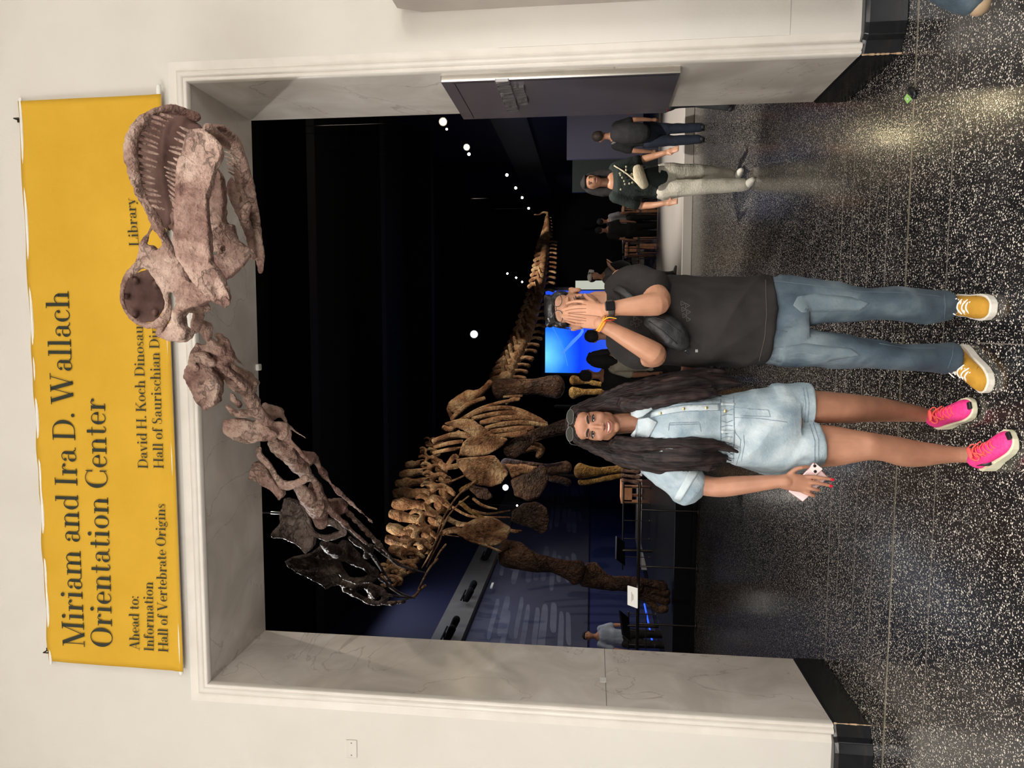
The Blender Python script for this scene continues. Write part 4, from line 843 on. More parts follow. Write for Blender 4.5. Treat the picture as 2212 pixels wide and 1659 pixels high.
# blue projection screen
SX0, SX1 = P(1178, 805, 25).x, P(1178, 628, 25).x; SZ1 = P(1178, 716, 25).z; SZ0 = .75
m = bpy.data.materials.new('blue_screen_picture'); m.use_nodes = True; N = m.node_tree.nodes; L = m.node_tree.links
b = N['Principled BSDF']; b.inputs['Base Color'].default_value = (.01, .02, .08, 1); b.inputs['Emission Strength'].default_value = 1.15; b.inputs['Roughness'].default_value = .5
tc = N.new('ShaderNodeTexCoord'); sx = N.new('ShaderNodeSeparateXYZ'); L.new(tc.outputs['Generated'], sx.inputs[0])
nz = N.new('ShaderNodeTexNoise'); nz.inputs['Scale'].default_value = 2.2; nz.inputs['Detail'].default_value = 4; L.new(tc.outputs['Generated'], nz.inputs['Vector'])
ma = N.new('ShaderNodeMath'); ma.operation = 'MULTIPLY_ADD'; ma.inputs[1].default_value = .2; L.new(nz.outputs[0], ma.inputs[0])
dd = N.new('ShaderNodeVectorMath'); dd.operation = 'DISTANCE'; dd.inputs[1].default_value = (.22, 0, 1.0); L.new(tc.outputs['Generated'], dd.inputs[0]); L.new(dd.outputs['Value'], ma.inputs[2])
r = N.new('ShaderNodeValToRGB'); L.new(ma.outputs[0], r.inputs[0]); e = r.color_ramp.elements
e[0].position = .15; e[0].color = (*srgb(110, 215, 250), 1); e[1].position = 1.0; e[1].color = (*srgb(40, 84, 220), 1)
q = e.new(.40); q.color = (*srgb(34, 120, 250), 1); q = e.new(.62); q.color = (*srgb(10, 60, 240), 1)
L.new(r.outputs[0], b.inputs['Emission Color'])
T = thing('projection_screen', 'large glowing blue projection screen with a faint pale creature at the far end', 'screen', ((SX0+SX1)/2, 25, SZ0))
bm = B(); box2(bm, (SX0, 25, SZ0), (SX1, 25.06, SZ1)); obj('picture', bm, m, T)
bm = B()
for a in ((SX0-.12, SZ0-.12, SX1+.12, SZ0), (SX0-.12, SZ1, SX1+.12, SZ1+.12), (SX0-.12, SZ0, SX0, SZ1), (SX1, SZ0, SX1+.12, SZ1)): box2(bm, (a[0], 24.98, a[1]), (a[2], 25.1, a[3]))
obj('frame', bm, mat('screen_frame', srgb(20, 30, 62), .4), T)
m_pl = mat('pale_blue_light', (.2, .4, .8), .5, emit=srgb(84, 150, 255), es=.9)
bm = B()
tube(bm, [P(1214, 764, 24.97), P(1238, 738, 24.97), P(1258, 716, 24.97), P(1250, 700, 24.97), P(1236, 690, 24.97)], [.03, .06, .05, .03, .02], 8, sub=3)
tube(bm, [P(1230, 712, 24.97), P(1240, 690, 24.97), P(1262, 684, 24.97)], [.02, .035, .02], 8, sub=3)
tube(bm, [P(1190, 700, 24.97), P(1205, 728, 24.97), P(1218, 756, 24.97), P(1226, 790, 24.97)], .012, 6, sub=2)
obj('projected_creature', bm, m_pl, T, True)
bm = B(); a, b_ = P(1243, 625, 20), P(1320, 606, 20); box2(bm, (a.x, 20, b_.z), (b_.x, 20.05, a.z))
T = thing('lit_sign', 'narrow upright white lit sign beside the blue screen', 'sign', ((a.x+b_.x)/2, 20, 0))
obj('sign_face', bm, mat('soft_white_panel', srgb(225, 228, 215), .5, emit=srgb(220, 224, 205), es=.7), T)
bm = B(); box2(bm, ((a.x+b_.x)/2-.03, 20.01, 0), ((a.x+b_.x)/2+.03, 20.05, b_.z)); box2(bm, (a.x, 19.9, 0), (b_.x, 20.15, .03)); obj('stand', bm, m_base, T)
# grey display wall on the right and a dim green-grey one behind
bm = B(); a, b_ = P(1224, 344, 16), P(1388, 344, 16); box2(bm, (a.x, 16, b_.z), (HXR-.05, 16.1, a.z)); box2(bm, (a.x+.1, 16.0, 0), (a.x+.2, 16.1, b_.z)); box2(bm, (HXR-.3, 16, 0), (HXR-.2, 16.1, b_.z))
tag(obj('display_board', bm, mat('lavender_grey_board', srgb(112, 112, 138), .6)), 'large lavender grey display board near the right wall of the hall', 'display board')
bm = B(); a, b_ = P(1236, 415, 17.5), P(1340, 415, 17.5); box2(bm, (a.x, 17.5, 0), (HXR-1.2, 17.6, a.z)); tag(obj('display_board', bm, mat('green_grey_board', srgb(70, 78, 76), .6)), 'dim green grey board behind the woman in white trousers', 'display board')
# wooden tables and metal chairs in the distance
m_wood = nmat('orange_wood', [srgb(190, 128, 88), srgb(214, 158, 116)], 6, 4, .45, .1, stretch=(1, 1, 6))
def table(lab, x, y0, y1, Y, w=.7, zb=0.0):
    a, b_ = P(x, y0, Y), P(x, y1, Y); X0, X1, z = min(a.x, b_.x), max(a.x, b_.x), (a.z+b_.z)/2
    T = thing('wooden_table', lab, 'table', ((X0+X1)/2, Y+w/2, zb), 'wooden tables at the back')
    bm = B(); box2(bm, (X0, Y, z-.05), (X1, Y+w, z)); obj('tabletop', bm, m_wood, T, False, .006)
    bm = B(); box2(bm, (X0+.05, Y+.02, z-.26), (X1-.05, Y+.05, z-.05)); obj('apron', bm, m_wood, T)
    for X in (X0+.06, X1-.06):
        for yy in (Y+.05, Y+w-.05): bm = B(); box2(bm, (X-.03, yy-.03, zb), (X+.03, yy+.03, z-.05)); obj('leg', bm, m_wood, T)
for lab, x, y0, y1, Y in (('orange wooden table at the back just right of the woman in white trousers', 1345, 462, 440, 17.0), ('orange wooden table at the back beside the visitor with the grey bag', 1352, 552, 524, 17.4), ('orange wooden table at the back between two dark visitors', 1346, 520, 505, 18.5),
                          ('orange wooden table behind the long-haired woman, under the skeleton hind foot', 1342, 1088, 1046, 16.75)):
    table(lab, x, y0, y1, Y)
def chair(lab, y, Y, zb=0.0):
    X = P(1370, y, Y).x; T = thing('metal_chair', lab, 'chair', (X, Y, zb), 'metal chairs by the wooden tables')
    bm = B(); box2(bm, (X-.2, Y-.2, zb+.44), (X+.2, Y+.2, zb+.47)); obj('seat', bm, m_rail, T, False, .005)
    bm = B()
    for k in range(5): tube(bm, [(X-.18+.09*k, Y-.2, zb+.47), (X-.18+.09*k, Y-.24, zb+.82)], .009, 6)
    tube(bm, [(X-.2, Y-.24, zb+.83), (X+.2, Y-.24, zb+.83)], .014, 8); obj('backrest', bm, m_rail, T, True)
    for sx in (-1, 1):
        for sy in (-1, 1): bm = B(); tube(bm, [(X+sx*.18, Y+sy*.18, zb), (X+sx*.18, Y+sy*.18, zb+.45)], .013, 6); obj('leg', bm, m_rail, T, True)
for lab, y, Y in (('dark metal chair right of the woman in white trousers', 446, 16.5), ('dark metal chair between the table and the dark visitors', 530, 16.9), ('dark metal chair next to the visitor in the white cap', 574, 16.6)): chair(lab, y, Y)
# track spotlights
m_lens = {k: mat('lamp_lens_'+k, (1, .9, .7), .3, emit=c, es=e_) for k, c, e_ in (('warm', (1, .82, .5), 260), ('white', (1, .95, .86), 26), ('dim', (.7, .75, .8), 1.4))}
def lamp(lab, x, y, Y, r, kind='white', grp='track spotlights in the hall'):
    c = P(x, y, Y); T = thing('track_spotlight', lab, 'spotlight', c, grp)
    d = (EYE-c).normalized()
    bm = B(); tube(bm, [c-d*.28, c-d*.02], [r*1.25, r*1.35], 14, ends=False); obj('housing', bm, m_hallblack, T)
    bm = B(); tube(bm, [c-d*.02, c-d*.0], [r, r*.98], 14, ends=False); obj('lens', bm, m_lens[kind], T)
    bm = B(); q_ = c-d*.26; tube(bm, [q_, Vector((q_.x, q_.y, HC2-.005))], .004, 6); obj('bracket', bm, m_hallblack, T)
lamp('brightest warm spotlight near the right jamb', 957, 263, 10, .045, 'warm')
lamp('tiny spotlight just below the brightest warm one', 965, 279, 11, .016)
lamp('warm spotlight on the right, lower than the brightest one', 1008, 318, 14, .05, 'warm')
lamp('spotlight close beside the lower warm one', 1013, 333, 15, .03)
for q, lab in (((1095, 378, 21), 'topmost spotlight of the descending row above the right ledge'), ((1114, 406, 22.5), 'second spotlight down the row above the right ledge'), ((1128, 427, 24), 'third spotlight down the row above the right ledge'), ((1142, 450, 25.5), 'lowest spotlight of the row above the right ledge, near the tail tip')):
    lamp(lab, *q, .04)
for q, lab in (((1096, 591, 24), 'highest of three small spotlights above the tail'), ((1115, 600, 25), 'middle one of three small spotlights above the tail'), ((1128, 609, 26), 'lowest of three small spotlights above the tail')): lamp(lab, *q, .032)
lamp('dim pale lamp disc above the middle of the tail', 1024, 722, 16, .09, 'dim')
lamp('white spotlight glowing behind the chest bones', 1092, 1053, 20, .08)
lamp('tiny spotlight under the chest bones left of the foreleg', 1117, 1092, 16, .02)
for x, y, lab in ((1052, 1200, 'pair of small black projectors high on the left ledge near the foreleg'), (1012, 1286, 'pair of small black projectors in the middle of the left ledge'), (972, 1368, 'pair of small black projectors on the left ledge close to the jamb')):
    c = PX(x, y, HXL+.3); T = thing('ledge_projector', lab, 'projector', c)
    for k, dy in enumerate((-.22, .22)):
        bm = B(); tube(bm, [c+Vector((0, dy, 0)), c+Vector((.22, dy-.05, -.1))], [.07, .08], 12); obj('projector_head', bm, m_hallblack, T, True)
    bm = B(); tube(bm, [c+Vector((0, -.3, .12)), c+Vector((0, .3, .12))], .02, 8); box(bm, c+Vector((-.08, 0, .1)), (.16, .06, .06)); obj('bracket', bm, m_hallblack, T)
c = PX(1063, 1265, HXL+.2); bm = B(); box(bm, c, (.05, .3, .06)); tag(obj('wall_sensor', bm, mat('white_plastic', srgb(235, 233, 226), .4), None, False, .01), 'small white fitting under the left ledge', 'sensor')
area('hall_blue_glow', (-4.2, 15, 4.6), (-6.4, 15, 1.6), 2.5, 60, (.78, .83, 1), 5)
area('hall_blue_glow', (4.4, 18, 3.6), (5.6, 18, 1.6), 1.5, 14, (.4, .5, 1), 4)
spot('hall_spotlight', (2.8, 12.2, 6.2), (3.0, 12.6, 0), 2800, (1, .93, .84), 46, .8, .06)
spot('hall_spotlight', (-3.4, 16.6, 6.0), (-3.4, 18.4, 0), 1600, (1, .95, .9), 40, .8, .06)
spot('hall_spotlight', (3.0, 15.0, 6.2), (3.4, 16.9, .8), 420, (1, .9, .8), 44, .8, .06)
spot('hall_spotlight', (1.6, 5.8, 5.6), (2.0, 8.6, .7), 1500, (1, .94, .84), 44, .6, .05)
# ---------------------------------------------------------------- people: tools
from mathutils.bvhtree import BVHTree
def loft(bm, rows, seg=28, pw=2.3, mi=0, sub=3):
    """rows: (x, y_left, y_right, Yc, half_depth[, x_at_right]) photo outline of one body section each, top to bottom"""
    R = []
    for q in rows:
        x, yl, yr, Yc, hd = q[:5]; xr = q[5] if len(q) > 5 else x
        a, b = P(x, yl, Yc), P(xr, yr, Yc); R.append([a.x, a.z, b.x, b.z, Yc, hd])
    R = np.array(R)
    if sub > 1:
        o = []
        for i in range(len(R)-1):
            p0, p1, p2, p3 = R[max(i-1, 0)], R[i], R[i+1], R[min(i+2, len(R)-1)]
            for k in range(sub):
                t = k/sub; o.append(.5*((2*p1)+(p2-p0)*t+(2*p0-5*p1+4*p2-p3)*t*t+(3*p1-p0-3*p2+p3)*t**3))
        o.append(R[-1]); R = np.array(o)
    rings = []
    for ax, az, bx, bz, Yc, hd in R:
        ring = []
        for k in range(seg):
            t = 2*math.pi*k/seg; c, s = math.cos(t), math.sin(t)
            c = math.copysign(abs(c)**(2/pw), c); s = math.copysign(abs(s)**(2/pw), s)
            ring.append(bm.verts.new(((ax+bx)/2+(bx-ax)/2*c, Yc+hd*s, (az+bz)/2+(bz-az)/2*c)))
        rings.append(ring)
    fs = []
    for a, b in zip(rings, rings[1:]):
        for k in range(seg): fs.append(bm.faces.new((a[k], a[(k+1) % seg], b[(k+1) % seg], b[k])))
    fs.append(bm.faces.new(rings[0][::-1])); fs.append(bm.faces.new(rings[-1]))
    for f in fs: f.material_index = mi
def TP(bm, pts, sub=3, seg=14, flat=1.0, up=(0, 1, 0)):
    """tube from photo positions (x, y, Y, radius in metres)"""
    W = [P(p[0], p[1], p[2]) for p in pts]; R = [(p[3], p[3]*flat) for p in pts]
    tube(bm, W, R, seg, up=up, sub=sub)
def tree_of(*objs):
    vs, fs = [], []
    for o in objs:
        off = len(vs); vs += [v.co.copy() for v in o.data.vertices]
        fs += [[i+off for i in p.vertices] for p in o.data.polygons]
    return BVHTree.FromPolygons(vs, fs)
def hit(tree, x, y, lift=0.0):
    h = tree.ray_cast(EYE, ray(x, y).normalized())
    if h[0] is None: return None
    return h[0]-ray(x, y).normalized()*lift, h[1]
def seam(name, tree, pts, r, m, par, lift=.001, sub=4, flat=1):
    W = []
    for i in range(len(pts)-1):
        for k in range(sub):
            t = k/sub; h = hit(tree, pts[i][0]+(pts[i+1][0]-pts[i][0])*t, pts[i][1]+(pts[i+1][1]-pts[i][1])*t, lift)
            if h: W.append(h[0])
    h = hit(tree, *pts[-1], lift)
    if h: W.append(h[0])
    if len(W) < 2: return None
    bm = B(); tube(bm, W, r, 6); return obj(name, bm, m, par, True)
def patch(name, tree, poly, m, par, lift=.002, th=.0015, n=10):
    """thin cloth piece lying on a surface, from a photo outline"""
    from mathutils.geometry import tessellate_polygon
    bm = B(); pts = []
    for i in range(len(poly)):
        a, b = poly[i], poly[(i+1) % len(poly)]
        for k in range(3): pts.append((a[0]+(b[0]-a[0])*k/3, a[1]+(b[1]-a[1])*k/3))
    vs = [bm.verts.new((p[0], p[1], 0)) for p in pts]; bm.faces.new(vs)
    bmesh.ops.triangulate(bm, faces=bm.faces)
    for _ in range(2): bmesh.ops.subdivide_edges(bm, edges=[e for e in bm.edges if e.calc_length() > 8], cuts=1, use_grid_fill=False); bmesh.ops.triangulate(bm, faces=bm.faces)
    last = None; bad = []
    for v in bm.verts:
        h = hit(tree, v.co.x, v.co.y, lift)
        if h: v.co = h[0]; last = h[0]
        else: bad.append(v)
    bmesh.ops.delete(bm, geom=bad, context='VERTS')
    bmesh.ops.smooth_vert(bm, verts=bm.verts, factor=.3, use_axis_x=True, use_axis_y=True, use_axis_z=True)
    o = obj(name, bm, m, par, True); s = o.modifiers.new('s', 'SOLIDIFY'); s.thickness = th; s.offset = 0; return o
def skinmat(name, c0, c1):
    m = nmat(name, [c0, c1], 16, 5, .46, .12, 160, dist=.002, spec=.4)
    b = m.node_tree.nodes['Principled BSDF']; b.inputs['Subsurface Weight'].default_value = .12; b.inputs['Subsurface Radius'].default_value = (.012, .005, .003); b.inputs['Subsurface Scale'].default_value = 1
    return m
class Head:
    """face frame: x to the viewer's right, y towards the viewer, z up; origin at eye level in the middle of the head"""
    def __init__(s, c, yaw=0, pitch=0, roll=0, k=1.0, wide=1.0):
        s.c = Vector(c); s.k = k; s.w = wide
        d = (EYE-s.c); base = math.atan2(-d.x, d.y)   # not used for aiming, heads face -Y by default
        s.M = Matrix.Translation(s.c) @ Matrix.Rotation(math.radians(yaw), 4, 'Z') @ Matrix.Rotation(math.radians(roll), 4, 'Y') @ Matrix.Rotation(math.radians(pitch), 4, 'X') @ Matrix.Diagonal((k, -k, k, 1))
    def p(s, x, y, z): return s.M @ Vector((x*s.w, y, z))
    def e(s, bm, c, r, seg=20, mi=0):
        v = bmesh.ops.create_uvsphere(bm, u_segments=seg, v_segments=seg//2+2, radius=1)['verts']
        bmesh.ops.transform(bm, matrix=s.M @ Matrix.Translation(Vector((c[0]*s.w, c[1], c[2]))) @ Matrix.Diagonal((r[0]*s.w, r[1], r[2], 1)), verts=v)
        if mi:
            for f in {f for q in v for f in q.link_faces}: f.material_index = mi
    def build(s, bm):
        E = s.e
        E(bm, (0, -.025, .03), (.073, .092, .082)); E(bm, (0, .03, -.015), (.060, .060, .086)); E(bm, (0, .022, -.062), (.052, .052, .045)); E(bm, (0, .062, -.097), (.021, .018, .016))
        for q in (-1, 1):
            E(bm, (q*.035, .055, -.030), (.023, .023, .024)); E(bm, (q*.029, .078, .021), (.021, .011, .008)); E(bm, (q*.012, .099, -.041), (.0075, .009, .007)); E(bm, (q*.044, .012, -.055), (.014, .03, .03))
            E(bm, (q*.073, -.012, -.008), (.007, .014, .026)); E(bm, (q*.077, -.016, .006), (.006, .012, .014))
        tube(bm, [s.p(0, .080, .008), s.p(0, .094, -.014), s.p(0, .104, -.032), s.p(0, .105, -.040)], [.0068*s.k, .0076*s.k, .0092*s.k, .0096*s.k], 12, sub=2)
        E(bm, (0, .045, .045), (.058, .045, .042)); E(bm, (0, .074, -.068), (.027, .015, .020)); E(bm, (0, .084, -.060), (.017, .008, .006)); E(bm, (0, .081, -.075), (.014, .008, .006))
    def socket(s):
        cs = [np.array(s.p(q*.030, .086, .001)) for q in (-1, 1)]; n = np.array((s.M.to_3x3() @ Vector((0, 1, 0))).normalized()); k = s.k
        def fn(co, nm):
            for c in cs:
                d = np.linalg.norm(co-c, axis=1); co = co-n[None]*(.0095*k*np.exp(-(d/(.0155*k))**2))[:, None]
            return co
        return fn
    def surf(s, tree, x, z, lift=0.0):
        o = s.p(x, .25, z); d = (s.p(x, 0, z)-o).normalized(); h = tree.ray_cast(o, d)
        return (h[0] if h[0] else s.p(x, .085, z))-d*lift
    def face(s, par, lipc, brow, body, smile=0.0, makeup=None, open_=0, shadow=None, lid=None):
        k = s.k; m_eye = mat('eye_white', srgb(196, 184, 176), .2); m_iris = mat('dark_iris', (.012, .007, .004), .08); t = tree_of(body)
        f = lambda x, z, l=0.0: s.surf(t, x, z, l); lash = makeup or mat('dark_lash', (.01, .007, .006), .6)
        for q in (-1, 1):
            bm = B(); s.e(bm, (q*.031, .0715, .0), (.0135, .0125, .0088)); o = obj('eye', bm, m_eye, par, True)
            bm = B(); s.e(bm, (q*.031+.001, .0815, .0003), (.0056, .0034, .0056)); obj('iris', bm, m_iris, o, True)
            if lid:
                bm = B(); tube(bm, [s.p(q*(.031+u*.0165), .0815-.0065*u*u, .0078-.0068*u*u) for u in (-1, -.6, -.2, .2, .6, 1)], [.0015*k, .0034*k, .0042*k, .0042*k, .0034*k, .0015*k], 10, sub=2); obj('upper_eyelid', bm, lid, par, True)
            bm = B(); tube(bm, [s.p(q*(.031+u*.0165), .0840-.0062*u*u, .0046-.0062*u*u+.0007*u) for u in (-1, -.6, -.2, .2, .6, 1)], [.0012*k, .0024*k, .0028*k, .0029*k, .0028*k, .0018*k], 8, sub=2)
            obj('eyelashes', bm, lash, par, True)
            bm = B(); tube(bm, [s.p(q*(.031+u*.0145), .0835-.0062*u*u, -.0058+.0048*u*u) for u in (-1, -.5, 0, .5, 1)], [.0006*k, .0013*k, .0016*k, .0015*k, .0008*k], 8, sub=2)
            obj('lower_eyelid', bm, shadow or lash, par, True)
            pts = [(.011, .0185), (.020, .0225), (.031, .0250), (.042, .0235), (.051, .0175)]
            bm = B(); tube(bm, [f(q*x, z, .0004) for x, z in pts], [(.0032*k, .0013*k), (.0046*k, .0015*k), (.0045*k, .0015*k), (.0034*k, .0013*k), (.0012*k, .0008*k)], 8, sub=3, up=(0, 1, 0))
            obj('eyebrow', bm, brow, par, True)
            bm = B(); s.e(bm, (q*.0068, .1075, -.0475), (.0030, .003, .0018)); obj('nostril', bm, mat('nostril_dark', srgb(60, 30, 24), .8), par, True)
        w_ = .0215+smile*.006; up = (0, 1, 0)
        if open_:
            bm = B(); tube(bm, [f(u*w_*.88, -.0665+smile*.005*u*u, .0006) for u in (-1, -.5, 0, .5, 1)], [(.001, .001), (.0042*open_*k, .0012*k), (.0052*open_*k, .0014*k), (.0042*open_*k, .0012*k), (.001, .001)], 10, sub=3, up=up); obj('mouth_opening', bm, mat('mouth_dark', srgb(52, 18, 16), .6), par, True)
            bm = B(); tube(bm, [f(u*w_*.72, -.0648+smile*.005*u*u, .0016) for u in (-1, -.5, 0, .5, 1)], [(.0012*k, .001*k), (.0028*k, .0011*k), (.0034*k, .0012*k), (.0028*k, .0011*k), (.0012*k, .001*k)], 10, sub=3, up=up); obj('teeth', bm, mat('teeth', srgb(236, 230, 218), .25), par, True)
        bm = B(); tube(bm, [f(u*w_, -.0592+smile*.007*u*u-(.0010 if abs(u) < .1 else 0), .0008) for u in (-1, -.6, -.25, 0, .25, .6, 1)], [(.0008*k, .0008*k), (.0020*k, .0016*k), (.0027*k, .0022*k), (.0023*k, .0022*k), (.0027*k, .0022*k), (.0020*k, .0016*k), (.0008*k, .0008*k)], 10, sub=2, up=up); obj('upper_lip', bm, lipc, par, True)
        bm = B(); tube(bm, [f(u*w_*.9, -.0668-.0062*open_+smile*.008*u*u, .0012) for u in (-1, -.5, 0, .5, 1)], [(.0008*k, .0008*k), (.0028*k, .0022*k), (.0036*k, .0028*k), (.0028*k, .0022*k), (.0008*k, .0008*k)], 10, sub=2, up=up); obj('lower_lip', bm, lipc, par, True)
def shoe(parts_par, heel, toe, w, H, mats, name='shoe', style='canvas'):
    """shoe from heel to toe contact points on the floor; returns the shoe object and its frame"""
    a, b = Vector(heel), Vector(toe); d = (b-a); L_ = d.length; ex = d.normalized(); ez = Vector((0, 0, 1)); ey = ez.cross(ex)
    W = lambda x, y, z: a+ex*(x*L_)+ey*y+ez*z
    prof = [(0, .62), (.06, .80), (.2, .88), (.4, .84), (.6, .95), (.75, 1.0), (.88, .90), (.96, .62), (1.0, .3)]
    st = .030 if style == 'canvas' else .034
    bm = B(); lo, hi = [], []
    out = [(x, h*w/2) for x, h in prof]+[(x, -h*w/2) for x, h in reversed(prof)]
    def zt(x):
        return st if style == 'canvas' else st*(1.35-.55*x)+(.010 if x < .35 else 0)
    def zb(x): return .0 if style == 'canvas' else (.006*max(0, (x-.86)/.14)+ (.007 if .42 < x < .55 else 0)+(.004 if x < .05 else 0))
    for x, y in out:
        lo.append(bm.verts.new(W(.005+.99*x, y*.96, zb(x)))); hi.append(bm.verts.new(W(x, y, zt(x))))
    n = len(out)
    for i in range(n): bm.faces.new((lo[i], lo[(i+1) % n], hi[(i+1) % n], hi[i]))
    bm.faces.new(lo[::-1]); bm.faces.new(hi)
    T = obj(name, bm, mats[1], parts_par, False, .004)
    bm = B(); rings = []
    up = [(.02, .50, .075), (.08, .70, .085), (.2, .80, .088), (.33, .80, .092), (.45, .80, .082), (.58, .86, .066), (.70, .90, .052), (.82, .86, .044), (.92, .68, .036), (.985, .36, .028)]
    for x, h, z in up:
        z = z*H; hw = h*w/2*.98; z0 = zt(x)-.006; ring = []
        for k in range(15):
            t = math.pi*k/14; c, s_ = math.cos(t), math.sin(t)
            top = .52 if x < .4 else .62
            ring.append(bm.verts.new(W(x, hw*(math.copysign(abs(c)**.75, c))*(1-.38*max(0, s_)**2*(1 if x < .6 else .4)), z0+(z-z0+.01)*s_**.8)))
        rings.append(ring)
    for r0, r1 in zip(rings, rings[1:]):
        for k in range(14): bm.faces.new((r0[k], r0[k+1], r1[k+1], r1[k]))
        bm.faces.new((r0[0], r1[0], r1[14], r0[14]))
    bm.faces.new(rings[0][::-1]); bm.faces.new(rings[-1])
    up_ = obj('upper', bm, mats[0], T, True); ss = up_.modifiers.new('s', 'SUBSURF'); ss.levels = ss.render_levels = 1
    def topz(x):
        for (x0, h0, z0), (x1, h1, z1) in zip(up, up[1:]):
            if x0 <= x <= x1: t = (x-x0)/(x1-x0); return (z0+(z1-z0)*t)*H+.01
        return .03
    for i in range(6):
        x = .40+i*.060; z = topz(x); bm = B(); s = -1 if i % 2 else 1
        tube(bm, [W(x-.012*s, -w*.26, z-.012), W(x, -w*.12, z+.001), W(x+.006*s, 0, z+.004), W(x+.01*s, w*.12, z+.001), W(x+.014*s, w*.26, z-.012)], (.0032 if style == 'canvas' else .0026), 8, sub=2); obj('lace', bm, mats[2], T, True)
        bm = B(); tube(bm, [W(x+.02*s, -w*.2, z-.005), W(x-.02*s, w*.2, z-.005)], .0026, 6); obj('lace', bm, mats[2], T, True)
    z = topz(.4)+.006
    for s in (-1, 1):
        bm = B(); tube(bm, [W(.41, 0, z), W(.37, s*w*.18, z+.008), W(.40, s*w*.36, z-.006), W(.45, s*w*.26, z-.012), W(.42, 0, z+.002)], .0027, 8, sub=3); obj('lace_bow', bm, mats[2], T, True)
        bm = B(); tube(bm, [W(.41, 0, z), W(.48, s*w*.12, z+.002), W(.56, s*w*.30, z-.022)], .0024, 6, sub=2); obj('lace_end', bm, mats[2], T, True)
    return T, W, topz
m_skg = skinmat('warm_brown_skin', srgb(160, 113, 90), srgb(178, 128, 102))
m_skm = skinmat('light_brown_skin', srgb(178, 128, 100), srgb(194, 144, 116))
def fingers(bm, chains, r=.0078, mi=0):
    for c in chains:
        pts = [P(*p[:3]) for p in c]; n = len(pts); rr = [r*(1.08-.26*i/(n-1)) for i in range(n)]
        tube(bm, pts, rr, 10, sub=2)
# ---------------------------------------------------------------- the woman in pale denim
G_ = thing('person', 'woman with long dark hair in a pale denim shorts outfit and pink trainers', 'person', (-.43, 2.95, 0))
HG = Head(P(1281, 919, 2.945), yaw=5, pitch=0, roll=1, k=.985, wide=1.05)
bm = B(); HG.build(bm)
TP(bm, [(1330, 915, 2.97, .048), (1365, 912, 2.97, .047), (1392, 915, 2.97, .058)], flat=1.0)
loft(bm, [(1385, 975, 852, 2.95, .06), (1420, 985, 852, 2.94, .085), (1500, 985, 858, 2.93, .09), (1560, 982, 862, 2.94, .085), (1620, 1005, 848, 2.95, .105), (1690, 1008, 838, 2.95, .11), (1722, 1005, 838, 2.95, .08)])
# legs
loft(bm, [(1690, 1007, 918, 2.93, .082), (1740, 1009, 916, 2.92, .082), (1800, 1007, 920, 2.90, .072), (1850, 998, 929, 2.875, .062), (1877, 994, 933, 2.86, .058), (1905, 996, 938, 2.865, .056), (1945, 1007, 944, 2.88, .056), (1985, 1008, 953, 2.89, .05), (2030, 1002, 960, 2.89, .038), (2065, 999, 965, 2.885, .034), (2095, 1000, 965, 2.87, .036)], 24, 2.05)
loft(bm, [(1690, 918, 836, 2.95, .08), (1745, 914, 842, 2.96, .078), (1790, 914, 846, 2.97, .070), (1835, 914, 850, 2.99, .062), (1865, 912, 854, 3.02, .060), (1900, 911, 858, 3.07, .060), (1940, 911, 866, 3.12, .055), (1975, 911, 874, 3.15, .044), (2005, 912, 882, 3.17, .035), (2030, 913, 884, 3.16, .035)], 24, 2.05)
# her right arm (left in the upright picture) and hand round the phone
TP(bm, [(1395, 985, 2.95, .046), (1440, 1012, 2.93, .046), (1500, 1042, 2.91, .044), (1545, 1052, 2.89, .041), (1580, 1050, 2.86, .041), (1630, 1045, 2.83, .034), (1680, 1040, 2.80, .0265), (1700, 1040, 2.79, .027)], 3, 16)
TP(bm, [(1690, 1040, 2.79, .030), (1715, 1042, 2.785, .036), (1742, 1046, 2.785, .036)], 2, 14, .5)
fingers(bm, [[(1735, 1030, 2.785), (1758, 1030, 2.772), (1780, 1033, 2.768), (1800, 1036, 2.772)], [(1737, 1041, 2.78), (1760, 1043, 2.768), (1780, 1046, 2.766), (1797, 1050, 2.772)], [(1737, 1052, 2.78), (1755, 1056, 2.768), (1769, 1059, 2.772), (1764, 1056, 2.795)], [(1735, 1062, 2.785), (1750, 1068, 2.775), (1759, 1071, 2.78), (1752, 1066, 2.80)]], .0082)
fingers(bm, [[(1705, 1024, 2.79), (1718, 1014, 2.782), (1732, 1010, 2.775), (1744, 1008, 2.782)]], .0092)
# her left arm behind the man's back
TP(bm, [(1395, 855, 2.97, .045), (1430, 838, 3.02, .043), (1470, 826, 3.08, .040), (1488, 806, 3.13, .037), (1486, 778, 3.17, .031), (1484, 750, 3.2, .028), (1484, 735, 3.2, .02)], 3, 14)
body_g = fuse('body', bm, m_skg, G_, .0042, 3, 0, 0, 0, 0, HG.socket(), .45)
m_lipg = mat('pink_lips', srgb(176, 92, 90), .35); m_hairdk = mat('dark_brow', (.012, .008, .007), .8)
m_shad = nmat('smoky_eye_shadow', [srgb(96, 66, 56), srgb(118, 84, 70)], 60, 3, .6, 0)
HG.face(G_, m_lipg, m_hairdk, body_g, smile=.55, open_=.55, shadow=m_shad, lid=m_shad)
m_nail = mat('red_nail_polish', srgb(190, 20, 50), .2)
for q in ((1798, 1036, 2.764), (1795, 1050, 2.764)):
    bm = B(); ell(bm, P(*q), (.0055, .003, .0085)); obj('fingernail', bm, m_nail, G_, True)
